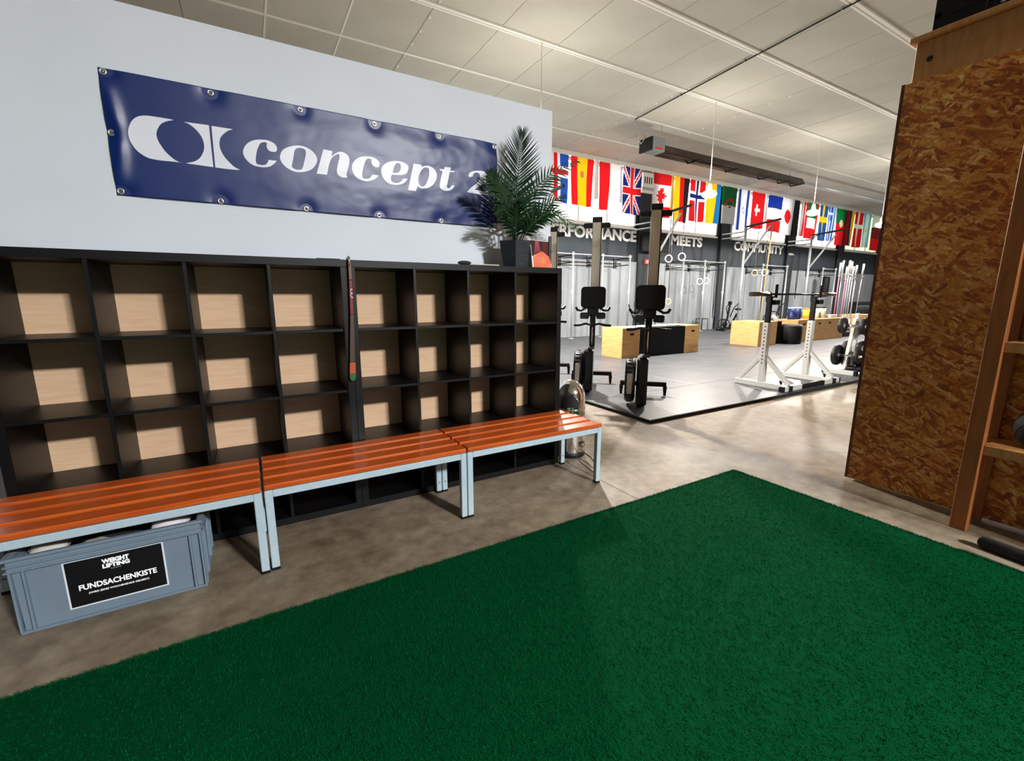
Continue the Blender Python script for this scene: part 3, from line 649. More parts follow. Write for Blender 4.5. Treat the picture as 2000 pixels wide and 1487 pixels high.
frond([(-.28, .19, 1.64), (-.36, .15, 1.87), (-.46, .11, 2.00), (-.56, .07, 2.035)], .125, 22, .55, M_leaf, roll=.5)
frond([(-.26, .21, 1.64), (-.18, .22, 1.90), (.0, .22, 2.12), (.27, .21, 2.27)], .16, 24, 1.3, M_leaf, roll=-.2)
frond([(-.26, .19, 1.64), (-.16, .16, 1.80), (.03, .13, 1.87), (.24, .10, 1.74)], .15, 22, 1.0, M_leafp, roll=-.3)
frond([(-.27, .19, 1.64), (-.34, .13, 1.76), (-.43, .08, 1.84), (-.52, .04, 1.80)], .12, 18, .8, M_leaf, roll=.4)
frond([(-.28, .22, 1.64), (-.33, .26, 1.86), (-.39, .28, 2.03), (-.43, .28, 2.12)], .13, 20, .4, M_leaf, roll=.1)
frond([(-.26, .19, 1.64), (-.2, .13, 1.78), (-.08, .08, 1.90), (.04, .05, 1.97)], .12, 18, .6, M_leaf, roll=-.3)
frond([(-.25, .17, 1.64), (-.22, .10, 1.74), (-.13, .04, 1.83), (-.03, .0, 1.85)], .10, 16, .8, M_leaf, roll=-.5)
frond([(-.28, .17, 1.64), (-.33, .10, 1.72), (-.37, .02, 1.82), (-.40, -.04, 1.87)], .10, 16, .7, M_leaf, roll=.2)
frond([(-.27, .22, 1.64), (-.27, .27, 1.84), (-.24, .30, 2.0), (-.20, .31, 2.12)], .13, 18, .4, M_leaf)

# things on the shelf top
pc = thing('photo_card', 'small folded card with an orange gabled hall photo beside the plant pot', 'card', (-.115, .085, 1.47))
def quadbox(P, th, name, m_, par):
    a = [Vector(p) for p in P]; n_ = (a[1]-a[0]).cross(a[3]-a[0]).normalized()*th
    return MB().add([*a, *[p+n_ for p in a]], [(0, 1, 2, 3), (7, 6, 5, 4), (0, 4, 5, 1), (1, 5, 6, 2), (2, 6, 7, 3), (3, 7, 4, 0)]).build(name, m_, par, world=W)
card = lambda u, v, o=0: (-.212+.200*u, .062+.050*u+.035*v-o*.0012, 1.4715+.193*v)
M_card = mat('white_card_stock', (226, 222, 220), .6)
quadbox([card(0, 0), card(1, 0), card(1, 1), card(0, 1)], -.003, 'card_front', M_card, pc)
quadbox([(-.212, .130, 1.4715), (-.012, .175, 1.4715), (-.012, .147, 1.664), (-.212, .097, 1.664)], -.003, 'card_back', M_card, pc)
def cp(poly, name, m_, o):
    q = MB(); V = [card(u, v, o) for u, v in poly]; q.add(V+[(p[0], p[1]+.0006, p[2]) for p in V], [tuple(range(len(V)))]+[(i, (i+1) % len(V), len(V)+(i+1) % len(V), len(V)+i) for i in range(len(V))]); q.build(name, m_, pc, world=W)
cp([(.02, .42), (.98, .42), (.98, .985), (.02, .985)], 'print_area', mat('dark_maroon_print', (52, 22, 30), .5), 1)
cp([(.08, .02), (.98, .02), (.98, .40), (.55, .62), (.08, .44)], 'print_area', mat('orange_print', (226, 104, 62), .5, c2=(236, 140, 120), ns=14), 2)
for k in range(4): cp([(.16+k*.09, .52+k*.02), (.20+k*.09, .52+k*.02), (.28+k*.04, .96), (.24+k*.04, .96)], 'print_stripe', mat('pink_print', (176, 80, 92), .5), 2)
for k in range(5): cp([(.62, .60+k*.075), (.95, .54+k*.09), (.95, .565+k*.09), (.62, .62+k*.075)], 'print_stripe', mat('rust_print', (150, 54, 48), .5), 2.2)
for k in range(5): cp([(.46, .20+k*.04), (.64, .20+k*.04), (.64, .215+k*.04), (.46, .215+k*.04)], 'print_stripe', mat('yellow_print', (226, 170, 90), .5), 3)
p2_ = thing('photo_card', 'narrow dark photo card standing at the right end of the shelf top', 'card', (.0, .12, 1.47))
p2_.name = 'photo_card'
MB().box(-.034, .118, 1.471, -.012, .126, 1.70).build('card_front', mat('purple_grey_print', (74, 66, 82), .5, c2=(40, 36, 44), ns=18), p2_, world=W)
MB().box(-.034, .126, 1.471, -.012, .130, 1.70).build('card_back', M_card, p2_, world=W)
tr = MB().box(-.715, .10, 1.4705, -.455, .30, 1.484).build('paper_pad', mat('cream_paper', (208, 200, 184), .7), bevel=.004); tag(tr, 'flat cream paper pad lying on the shelf left of the pot', 'paper')
q = MB().ball((-.735, .06, 1.484), .03, 14, 8, (1.6, .9, .45)); tag(q.build('small_cloth', mat('dark_grey_cloth', (40, 48, 50), .9)), 'small dark crumpled cloth lying left of the paper pad', 'cloth')
tag(MB().box(-1.62, .03, 1.4705, -1.50, .20, 1.476).build('flat_folder', M_black, bevel=.001), 'thin black folder on the shelf top left of the hanging strip', 'folder')

# ================================================================ STEEL BIN, CABLE
bi = thing('waste_bin', 'polished steel bin with domed lid behind the right end of the bench', 'bin', (.205, .13, 0))
MB().lathe([(.0005, 0), (.122, 0), (.126, .006), (.126, .035), (.120, .04)], (.205, .13, 0), 40).build('base_ring', M_black, bi, world=W)
MB().lathe([(.118, .035), (.118, .385)], (.205, .13, 0), 48).build('body', M_chrome, bi, world=W)
MB().lathe([(.118, .385), (.1215, .388), (.1215, .396), (.118, .40)], (.205, .13, 0), 48).build('seam_ring', M_chrome, bi, world=W)
MB().lathe([(.118, .40), (.118, .47)]+[(.118*math.cos(a), .47+.150*math.sin(a)) for a in np.linspace(.08, PI/2-.01, 12)], (.205, .13, 0), 48).build('domed_lid', M_chrome, bi, world=W)
d_ = Vector((-.62, -.78, 0)).normalized()
c_ = Vector((.205, .13, 0)); s_ = Vector((d_.y, -d_.x, 0))
q = MB(); pf = [c_+Vector((.32*math.sin(t)*0, 0, 0)) for t in (0,)]
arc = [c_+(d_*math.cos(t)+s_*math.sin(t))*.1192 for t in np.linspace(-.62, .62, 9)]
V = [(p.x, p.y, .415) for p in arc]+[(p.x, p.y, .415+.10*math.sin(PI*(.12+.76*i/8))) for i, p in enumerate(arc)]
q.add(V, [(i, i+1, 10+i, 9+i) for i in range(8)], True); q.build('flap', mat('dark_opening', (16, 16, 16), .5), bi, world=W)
hd = Vector((.30, -.95, 0)).normalized(); hs = Vector((-hd.y, hd.x, 0)); hc = c_+hd*.119
MB().tube([hc+hs*.028+Vector((0, 0, .118)), hc+hs*.026+hd*.012+Vector((0, 0, .10)), hc+hs*.012+hd*.014+Vector((0, 0, .088)), hc-hs*.012+hd*.014+Vector((0, 0, .088)), hc-hs*.026+hd*.012+Vector((0, 0, .10)), hc-hs*.028+Vector((0, 0, .118))], .003, 6).build('carry_handle', M_black, bi, world=W)
MB().bar(hc+hs*.032+hd*.004+Vector((0, 0, .122)), hc-hs*.032+hd*.004+Vector((0, 0, .122)), .006, .008).build('handle_bracket', M_black, bi, world=W)
cb = MB().tube([(.33, .13, .004), (.30, -.03, .004), (.22, -.20, .004), (.13, -.30, .004), (.08, -.32, .02), (.07, -.20, .05), (.10, -.10, .06), (.14, -.08, .04), (.17, -.16, .012), (.16, -.26, .004), (.10, -.33, .004), (.075, -.36, .006)], .0032, 6)
tag(cb.build('floor_cable', M_black), 'thin black cable curling on the concrete beside the steel bin', 'cable')

# ================================================================ CHIPBOARD TOWER
ow = thing('chipboard_tower', 'tall orange chipboard storage tower with timber header and shelves on the right', 'storage', (2.3, -3.2, 0))
XF = 1.589
MB().box(XF, -4.2, .012, XF+.018, -1.28, 2.525).build('chipboard_panel', M_osb, ow, world=W)
MB().box(XF+.001, -1.2795, .012, XF+.019, -1.262, 2.53).build('corner_strip', mat('dark_timber_edge', (110, 62, 32), .6, c2=(86, 46, 24), ns=9), ow, world=W)
MB().box(XF+.02, -1.31, .02, 3.2, -1.285, 2.52).build('chipboard_panel', mat('chipboard_side', (160, 104, 52), .7, c2=(128, 74, 32), ns=16), ow, world=W)
MB().box(XF+.022, -4.2, 2.50, XF+.08, -1.30, 2.742).build('header_beam', M_timber, ow, bevel=.003, world=W)
MB().box(XF+.08, -1.36, 2.52, 3.2, -1.30, 2.742).build('header_beam', M_timber, ow, bevel=.003, world=W)
MB().box(XF-.012, -4.2, 2.744, 3.2, -1.275, 2.772).build('top_board', M_timber, ow, bevel=.003, world=W)
MB().lathe([(.0005, 0), (.016, .0)], (XF+.0215, -1.372, 2.637), 14, 'x').build('knot', mat('wood_knot', (64, 34, 16), .7), ow, world=W)
MB().box(1.322, -1.962, 0, 1.382, -1.893, 2.50).build('timber_post', M_timberv, ow, bevel=.003, world=W)
MB().box(1.322, -3.6, 0, 1.382, -3.53, 2.50).build('timber_post', M_timberv, ow, bevel=.003, world=W)
MB().box(XF-.02, -1.962, 0, XF, -1.893, 2.50).build('timber_post', M_timberv, ow, bevel=.003, world=W)
for z in (.44, .99, 1.56):
    MB().box(1.345, -3.53, z, 1.382, -1.962, z+.052).build('shelf_rail', M_timber, ow, bevel=.002, world=W)
    MB().box(1.382, -3.53, z+.03, XF-.001, -1.962, z+.052).build('shelf_board', M_timber, ow, bevel=.002, world=W)
    MB().box(1.382, -1.962, z, XF-.02, -1.93, z+.045).build('shelf_rail', M_timber, ow, bevel=.002, world=W)
def mball(c, r, label):
    t = thing('medicine_ball', label, 'ball', (c[0], c[1], c[2]-r))
    MB().ball(c, r, 32, 18).build('shell', mat('matt_black_leather', (8, 8, 9), .75, spec=.2), t, world=W)
    for a in range(3):
        q = MB(); ax = [(1, 0, 0), (0, 1, 0), (.6, .6, .5)][a]; v = Vector(ax).normalized(); u_ = v.orthogonal().normalized(); w_ = v.cross(u_)
        q.tube([Vector(c)+(u_*math.cos(k*PI/16)+w_*math.sin(k*PI/16))*(r-.0005) for k in range(32)], .0022, 5, close=True); q.build('seam', M_black, t, world=W)
mball((1.472, -2.135, .492+.108), .108, 'large black ball on the lower timber shelf at the right edge')
mball((1.475, -2.105, 1.042+.098), .098, 'black ball on the upper timber shelf at the right edge')
mball((1.475, -2.40, .492+.105), .105, 'black ball deeper on the lower timber shelf, outside the right edge')
mball((1.475, -2.36, 1.042+.10), .10, 'black ball deeper on the upper timber shelf, outside the right edge')
# foam roller / pole on the floor
fr_ = thing('floor_pole', 'thick black round pole lying on the concrete at the right edge', 'pole', (1.15, -2.4, 0))
MB().cyl((1.178, -2.055, .032), (1.10, -2.75, .032), .030, n=24).build('tube', M_rub, fr_, bevel=.003, world=W)
MB().cyl((1.178, -2.0545, .032), (1.179, -2.051, .032), .020, n=20).build('end_cap', M_black, fr_, world=W)
tag(MB().tube([(1.045, -2.005, .005), (1.052, -2.04, .006), (1.045, -2.12, .006), (1.02, -2.40, .006), (1.0, -2.7, .006)], [.002, .007, .008, .008, .008], 8).build('thin_rod', mat('dull_grey_rod', (70, 66, 60), .6)), 'thin dark rod lying beside the black pole on the floor', 'rod')
# crate on top of the tower
ct = thing('mesh_crate', 'black mesh crate with pale bars inside on top of the tower', 'crate', (1.9, -1.62, 2.774))
M_cr = M_black
x0, x1, y0, y1, z0, z1 = 1.635, 2.02, -2.02, -1.355, 2.774, 3.06
MB().box(x0, y0, z0, x1, y1, z0+.02).build('base', M_cr, ct, world=W)
for z in (z0+.0, z0+.075, z1-.03):
    for bx in ((x0, y0, x1, y0+.012), (x0, y1-.012, x1, y1), (x0, y0, x0+.012, y1), (x1-.012, y0, x1, y1)):
        MB().box(bx[0], bx[1], z, bx[2], bx[3], z+.028).build('band', M_cr, ct, world=W)
for (a, b_) in ((x0, y0), (x0, y1-.03), (x1-.03, y0), (x1-.03, y1-.03)): MB().box(a, b_, z0, a+.03, b_+.03, z1).build('corner_post', M_cr, ct, world=W)
MB().box(x0+.002, y1-.22, z0, x0+.008, y1, z1).build('side_plate', M_cr, ct, world=W)
q = MB()
for k in range(20):
    y = y0+.04+k*.022
    if y < y1-.24: q.bar((x0+.006, y, z0), (x0+.006, y+.0, z1), .004, .004)
    if k % 2 == 0 and y < y1-.30: q.bar((x0+.006, y, z0+.03), (x0+.006, y+.10, z1-.03), .004, .004)
q.build('mesh_side', M_cr, ct, world=W)
for k in range(9):
    MB().cyl((1.72+.02*(k % 3), y0+.08+k*.042, z0+.02), (1.72+.02*(k % 3), y0+.08+k*.042, z0+.26), .011, n=10).build('pale_bar', M_trim, ct, world=W)
tag(MB().box(2.06, -1.95, 2.774, 2.5, -1.40, 3.1).build('storage_box', M_black, bevel=.01), 'plain black box standing behind the mesh crate on the tower', 'box')
# ================================================================ GYM EQUIPMENT
ZM = .0305
def RB(x0, y0, z0, x1, y1, z1, r, n=4):
    """rounded (in xz) plate"""
    P = []
    for cx, cz, a0 in ((x1-r, z1-r, 0), (x0+r, z1-r, PI/2), (x0+r, z0+r, PI), (x1-r, z0+r, 1.5*PI)):
        for k in range(n+1): a = a0+k*PI/2/n; P.append((cx+r*math.cos(a), cz+r*math.sin(a)))
    return MB().prism(P, y0, y1, 'xz')
def rower(label, loc, rz):
    t = thing('rowing_machine', label, 'rowing machine', loc, rz, None)
    def b(q, n, m_, bv=0, par=None): return q.build(n, m_, par or t, bevel=bv)
    FV = .26
    fc = b(MB().lathe([(.0005, -.01), (.20, -.01), (.245, -.025), (.252, -.05), (.252, -.105), (.235, -.125), (.0005, -.13)], (0, FV, .285), 36, 'x'), 'flywheel_cage', M_black)
    q = MB()
    for k in range(30):
        a = k*2*PI/30; q.box(-.105, FV+.253*math.cos(a)-.004, .285+.253*math.sin(a)-.004, -.045, FV+.253*math.cos(a)+.004, .285+.253*math.sin(a)+.004)
    q.build('cage_slots', mat('cage_grey', (92, 88, 82), .5, .4), fc)
    b(RB(-.100, FV-.262, .17, -.045, FV-.250, .40, .01), 'perforated_panel', mat('cage_silver', (150, 144, 134), .45, .5), .002)
    b(MB().box(.0, .03, .02, .120, .40, .58), 'drive_housing', M_black, .03)
    b(MB().box(.05, .03, .58, .130, .14, .61), 'housing_cap', mat('dark_grey_plastic', (48, 50, 52), .4), .008)
    b(MB().box(.065, .08, .58, .135, .15, 1.18), 'lower_mast', M_blackm, .006)
    b(MB().cyl((.10, .07, .60), (.10, .07, .96), .007, n=10), 'chain_rod', M_chrome)
    b(MB().box(.062, .08, 1.16, .168, .14, 2.13), 'monorail', M_alu, .006)
    b(MB().box(.166, .075, 1.16, .176, .145, 2.13), 'rail_edge', M_blackm, .001)
    b(MB().box(.058, .07, 2.13, .178, .15, 2.19), 'rail_end_cap', M_black, .008)
    b(MB().box(-.045, .09, 2.065, .275, .15, 2.125), 'rear_crossbar', M_black, .012)
    b(RB(-.048, -.03, 1.10, .252, .015, 1.36, .045), 'seat', mat('matt_black_pad', (9, 9, 10), .75, spec=.25), .012)
    b(MB().box(.035, .015, 1.00, .17, .09, 1.14), 'seat_carriage', M_black, .012)
    for sg in (-1, 1):
        fp = b(MB().box(.10+sg*.045, .01, .965, .10+sg*.155, .10, 1.045), 'footplate', M_black, .012)
        q = MB()
        for k in range(3): q.box(.10+sg*.05, .004, .975+k*.022, .10+sg*.16, .011, .985+k*.022)
        q.build('foot_strap', mat('dark_grey_plastic', (48, 50, 52), .4), fp)
        b(MB().tube([(.10, .03, 1.12), (.10+sg*.08, -.01, 1.105), (.10+sg*.14, -.03, 1.07), (.10+sg*.185, -.03, 1.075), (.10+sg*.205, -.02, 1.11)], [.016, .015, .014, .015, .018], 8), 'side_grip', M_black)
    b(MB().tube([(-.13, .02, .885), (-.06, .02, .888), (.02, .03, .905), (.10, .05, .885), (.18, .03, .905), (.26, .02, .888), (.33, .02, .885)], [.017, .017, .013, .014, .013, .017, .017], 8), 'pull_handle', M_black)
    b(MB().box(.02, .30, .10, .11, .84, .18), 'front_strut', M_black, .01)
    b(MB().box(-.20, .80, .115, .37, .86, .175), 'front_crossbar', M_black, .008)
    for x in (-.185, .355):
        b(MB().cyl((x, .83, .12), (x, .83, 0), .028, .016, 10), 'crossbar_foot', M_black)
    b(MB().box(.02, .18, 0, .10, .34, .03), 'floor_pad', M_black, .004)
    return t
r0 = rower('upright black rowing machine at the front corner of the rubber floor, rightmost of the three', (1.66, .83, ZM), -.806)
copy_tree(r0, (1.65, 1.74, ZM), -.74, 'upright black rowing machine between two others, in front of the wooden box')
copy_tree(r0, (1.66, 2.66, ZM), -.68, 'upright black rowing machine mostly hidden behind the end of the black shelf')

# plywood boxes
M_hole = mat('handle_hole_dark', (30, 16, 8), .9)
def ply_box(x0, y0, w_, d_, h, label, m_=None, hole=True, group=None, cat='box', nm='plyo_box'):
    t = thing(nm, label, cat, (x0+w_/2, y0+d_/2, ZM), 0, group)
    z = ZM; th = .018; m_ = m_ or M_ply; x1, y1, z1 = x0+w_, y0+d_, z+h
    MB().box(x0, y0, z, x1, y0+th, z1-th).build('front_panel', m_, t, bevel=.002, world=W)
    MB().box(x0, y1-th, z, x1, y1, z1-th).build('back_panel', m_, t, bevel=.002, world=W)
    MB().box(x0, y0+th, z, x0+th, y1-th, z1-th).build('side_panel', m_, t, bevel=.002, world=W)
    MB().box(x1-th, y0+th, z, x1, y1-th, z1-th).build('side_panel', m_, t, bevel=.002, world=W)
    MB().box(x0, y0, z1-th, x1, y1, z1).build('top_panel', m_, t, bevel=.002, world=W)
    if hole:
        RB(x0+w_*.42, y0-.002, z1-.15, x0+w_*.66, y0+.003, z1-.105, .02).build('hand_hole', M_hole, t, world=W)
    return t
ply_box(4.47, 3.96, .49, .60, .61, 'plywood jump box at the left end of the near row, beside the rowing machine')
ply_box(6.36, 3.96, .47, .60, .61, 'plywood jump box at the right end of the near row, after the black boxes')
M_soft = mat('black_vinyl_box', (4, 4, 5), .6, spec=.25)
ply_box(4.965, 3.965, .69, .59, .605, 'black box next to the left plywood box in the near row', M_soft, False)
ply_box(5.66, 3.965, .69, .59, .605, 'black box next to the right plywood box in the near row', M_soft, False)
M_paper = mat('white_board_sheet', (214, 220, 226), .25)
for i, (x, y, a, w_, d_, l) in enumerate([(5.0, 4.12, .1, .50, .34, 'left'), (5.60, 4.2, -.15, .52, .36, 'middle'), (6.2, 4.22, .08, .48, .33, 'right')]):
    o = MB().box(-w_/2, -d_/2, 0, w_/2, d_/2, .010).build('flat_board', M_paper, None, bevel=.003); o.location = (x, y+.06, ZM+.611); o.rotation_euler = (0, 0, a)
    tag(o, 'pale flat board lying on the near row of boxes, the %s one of three' % l, 'board')
ply_box(9.06, 3.91, .80, .76, .61, 'large plywood jump box behind the squat stand, left end of the far row')
ply_box(9.90, 4.02, .36, .6, .60, 'narrow black box right of the large plywood box in the far row', M_soft, False)
tag(MB().lathe([(.0005, 0), (.27, 0), (.29, .03), (.29, .45), (.25, .50), (.0005, .51)], (10.62, 3.98, ZM), 28).build('black_drum', M_soft), 'round black drum between the plywood boxes of the far row', 'drum')
ply_box(10.98, 3.98, .62, .58, .61, 'plywood jump box right of the black drum in the far row')
for k, l in enumerate(('left', 'middle', 'right')):
    ply_box(11.90+k*.60, 4.02+.01*k, .585, .52, .61, 'plywood jump box, %s one of the three joined right of the second stand post' % l)
ply_box(15.9, 4.55, 1.1, .6, .63, 'plywood jump box seen behind the plate tree, beside the chipboard tower')
# tubs on the boxes
def tub(x, y, r, h, m_, ml, label, z=ZM+.611):
    t = thing('tub', label, 'tub', (x, y, z))
    MB().lathe([(.0005, 0), (r*.88, 0), (r*.9, .01), (r, h*.93), (r*.97, h*.93)], (x, y, z), 24).build('body', m_, t, world=W)
    MB().lathe([(r*1.03, h*.90), (r*1.05, h*.93), (r*1.03, h), (.0005, h)], (x, y, z), 24).build('lid', ml, t, world=W)
M_bl = mat('blue_tub', (14, 32, 88), .45); M_lb = mat('light_blue_lid', (140, 172, 214), .5)
tub(11.16, 4.26, .115, .33, M_bl, M_lb, 'dark blue tub on the far boxes, left one of the pair')
tub(11.42, 4.26, .115, .33, M_bl, M_lb, 'dark blue tub on the far boxes, right one of the pair')
tub(12.02, 4.32, .09, .30, mat('yellow_jug', (232, 182, 40), .5), mat('red_lid', (214, 92, 70), .5), 'yellow jug with a pink lid beside the blue tubs')
M_cr1 = mat('cream_canister', (196, 190, 166), .5)
tub(12.62, 4.36, .10, .33, M_cr1, M_black, 'cream canister with a black lid on the far boxes, left one')
tub(12.90, 4.34, .12, .33, mat('grey_canister', (150, 148, 132), .5), M_black, 'greyish canister with a black lid on the far boxes, right one')
tag(MB().box(13.1, 4.16, ZM+.612, 13.5, 4.42, ZM+.70).build('white_box', M_whitem, bevel=.01), 'small white box on the right end of the far boxes', 'box')

# squat stand and barbells
def sleeve_pts(L_, r, a, b_): pass
def barbell(label, loc, L_, m_s, m_b, group=None, m_shaft=None):
    """along local x, centre at origin"""
    t = thing('barbell', label, 'barbell', loc, 0, group)
    MB().cyl((-L_*.30, 0, 0), (L_*.30, 0, 0), .0145, n=10).build('shaft', m_shaft or m_b, t)
    for sg in (-1, 1):
        MB().cyl((sg*L_*.30, 0, 0), (sg*L_*.308, 0, 0), .038, n=14).build('collar', m_s, t)
        MB().cyl((sg*L_*.308, 0, 0), (sg*L_*.5, 0, 0), .029, n=14).build('sleeve', m_s, t)
    return t
st = thing('squat_stand', 'white squat stand with two braced uprights and black telescopic tops', 'rack', (4.7, .86, ZM))
for xs_, nm in ((4.13, 'l'), (5.27, 'r')):
    y0_, y1_ = .47, 1.24
    MB().box(xs_-.04, y0_, ZM, xs_+.04, y1_, ZM+.075).build('foot_beam', M_whitem, st, bevel=.005, world=W)
    MB().box(xs_-.041, y0_-.012, ZM+.001, xs_+.041, y0_+.03, ZM+.076).build('beam_cap', M_black, st, bevel=.005, world=W)
    up = MB().box(xs_-.038, .832, ZM+.075, xs_+.038, .908, .92).build('upright', M_whitem, st, bevel=.004, world=W)
    for k in range(11):
        z = .36+k*.05
        MB().box(xs_-.0392, .862, z, xs_-.037, .878, z+.016).build('pin_hole', M_edge, up, world=W)
    MB().box(xs_-.029, .841, .88, xs_+.029, .899, 1.27).build('telescopic_tube', M_blackm, st, bevel=.003, world=W)
    MB().bar((xs_, .50, ZM+.075), (xs_, .845, .46), .05, .05).build('brace', M_whitem, st, bevel=.003, world=W)
    MB().bar((xs_, 1.20, ZM+.075), (xs_, .895, .46), .05, .05).build('brace', M_whitem, st, bevel=.003, world=W)
    q = MB().box(xs_-.035, .79, 1.255, xs_+.035, .905, 1.275).box(xs_-.03, .785, 1.255, xs_+.03, .797, 1.43).box(xs_-.03, .895, 1.20, xs_+.03, .91, 1.33)
    q.build('bar_hook', M_black, st, bevel=.003, world=W)
    MB().box(xs_+.03, .80, 1.16, xs_+.14, .88, 1.225).build('spotter_block', M_black, st, bevel=.008, world=W)
    MB().cyl((xs_, .60, ZM+.075), (xs_, .60, ZM+.12), .014, n=10).cyl((xs_, .60, ZM+.105), (xs_, .60, ZM+.128), .026, n=10).build('lock_knob', M_black, st, world=W)
MB().box(3.98, .47, ZM+.004, 4.42, .535, ZM+.072).build('cross_tube_end', M_whitem, st, bevel=.004, world=W)
MB().box(5.02, .47, ZM+.004, 5.44, .535, ZM+.072).build('cross_tube_end', M_whitem, st, bevel=.004, world=W)
MB().box(3.965, .468, ZM+.003, 4.00, .537, ZM+.073).build('beam_cap', M_black, st, bevel=.004, world=W)
MB().box(5.42, .468, ZM+.003, 5.46, .537, ZM+.073).build('beam_cap', M_black, st, bevel=.004, world=W)
MB().box(4.40, .475, ZM+.008, 5.04, .53, ZM+.068).build('cross_tube', M_black, st, bevel=.004, world=W)
barbell('dark barbell with worn brass-coloured sleeves resting on the white squat stand', (4.72, .845, 1.302), 2.14, mat('worn_brown_sleeve', (104, 90, 74), .35, .7), M_blackm)

# vertical barbells in their holder
vh = thing('barbell_holder', 'low black holder with upright barbells at the right, beside the tower', 'rack', (14.55, 4.42, ZM))
MB().box(14.05, 4.15, ZM, 15.15, 4.72, ZM+.16).build('base', M_black, vh, bevel=.02, world=W)
VB = [(14.16, 4.55, 0, 0, 'leftmost upright barbell in the holder, with a pink shaft', 1), (14.30, 4.42, .0, -.01, 'upright pink-shafted barbell second from the left in the holder', 1), (14.47, 4.62, .01, 0, 'upright barbell behind the pink pair, third from the left', None),
      (14.44, 4.30, 0, .012, 'upright barbell right in front of the third one, silver shaft', None), (14.62, 4.50, 0, 0, 'upright barbell in the middle of the holder', None), (14.74, 4.34, -.01, 0, 'upright barbell just right of the middle of the holder', None),
      (14.90, 4.56, .0, 0, 'tall upright barbell at the back right of the holder', None), (15.02, 4.30, .055, -.02, 'leaning barbell at the right end of the holder, tilted left', None), (15.09, 4.50, .02, .01, 'rightmost barbell in the holder', None)]
M_pink = mat('pink_bar_coating', (226, 120, 160), .4); M_bar = mat('bright_bar_steel', (206, 208, 210), .3, .6)
for i, (x, y, tx, ty, lb, pk) in enumerate(VB):
    L_ = (2.12, 2.0, 2.2, 2.0, 2.2, 2.05, 2.18, 2.1, 2.05)[i]
    o = barbell('b', (x, y, ZM+.161+L_/2), L_, M_bar, M_bar, 'barbells standing in the holder', M_pink if pk else None)
    o['label'] = lb; o.rotation_euler = (ty, PI/2+tx, 0); o.location.z += .004+.026*abs(math.sin(tx))+.026*abs(math.sin(ty))

# plate tree
pt = thing('plate_tree', 'white plate tree loaded with black weight plates beside the chipboard tower', 'rack', (6.6, .85, ZM))
MB().box(6.21, .60, ZM, 6.29, 1.06, ZM+.07).build('foot_beam', M_whitem, pt, bevel=.005, world=W)
MB().box(6.205, 1.04, ZM, 6.295, 1.075, ZM+.075).build('beam_cap', M_black, pt, bevel=.004, world=W)
MB().box(6.205, .585, ZM, 6.295, .62, ZM+.075).build('beam_cap', M_black, pt, bevel=.004, world=W)
MB().box(6.96, .60, ZM, 7.04, 1.06, ZM+.07).build('foot_beam', M_whitem, pt, bevel=.005, world=W)
MB().box(6.25, .80, ZM+.01, 7.0, .86, ZM+.06).build('cross_tube', M_whitem, pt, bevel=.004, world=W)
MB().bar((6.38, .83, ZM+.07), (6.55, .83, .92), .05, .05).build('slanted_post', M_whitem, pt, bevel=.005, world=W)
MB().bar((6.66, .83, ZM+.07), (6.60, .83, 1.0), .055, .055).build('slanted_post', M_whitem, pt, bevel=.005, world=W)
for (x, z) in ((6.50, .80), (6.42, .32), (6.68, .78), (6.74, .34)):
    MB().cyl((x, .60, z), (x, 1.06, z), .024, n=12).build('plate_peg', M_chrome, pt, world=W)
M_plate = mat('black_plate', (16, 16, 17), .5)
def plate(x, y, z, r, th, label, group=None, m_=None):
    t = thing('weight_plate', label, 'weight plate', (x, y, z-r), 0, group)
    MB().lathe([(.026, -th/2), (r*.35, -th/2), (r*.42, -th*.3), (r*.8, -th*.3), (r*.86, -th/2), (r*.98, -th/2), (r, -th*.3), (r, th*.3), (r*.98, th/2), (r*.86, th/2), (r*.8, th*.3), (r*.42, th*.3), (r*.35, th/2), (.026, th/2)], (x, y, z), 32, 'y').build('disc', m_ or M_plate, t, world=W)
    MB().lathe([(.0245, -th/2-.001), (.036, -th/2-.002), (.036, th/2+.002), (.0245, th/2+.001)], (x, y, z), 16, 'y').build('hub_ring', M_chrome, t, world=W)
plate(6.50, .68, .80, .13, .05, 'small black plate on the upper left front peg of the tree')
plate(6.50, .98, .80, .13, .05, 'small black plate on the upper left rear peg of the tree')
plate(6.42, .68, .32, .12, .05, 'small black plate on the lower left front peg of the tree')
plate(6.42, .97, .32, .17, .05, 'medium black plate on the lower left rear peg of the tree')
plate(6.68, .66, .78, .17, .06, 'medium black plate on the upper right front peg of the tree')
plate(6.74, .66, .34, .225, .08, 'large black bumper plate on the lower right front peg of the tree')
plate(6.74, .75, .34, .225, .06, 'large grey-rimmed bumper plate behind the front one on the lower right peg', None, mat('dark_grey_plate', (40, 40, 42), .5))
plate(6.74, .95, .34, .225, .08, 'large black bumper plate on the lower right rear peg of the tree')
tag(MB().lathe([(.0005, 0), (.15, 0), (.155, .02), (.155, .035), (.10, .04), (.0005, .04)], (6.50, .72, ZM+.076), 28).build('loose_plate', M_plate), 'dark plate lying flat on the foot of the plate tree', 'weight plate')

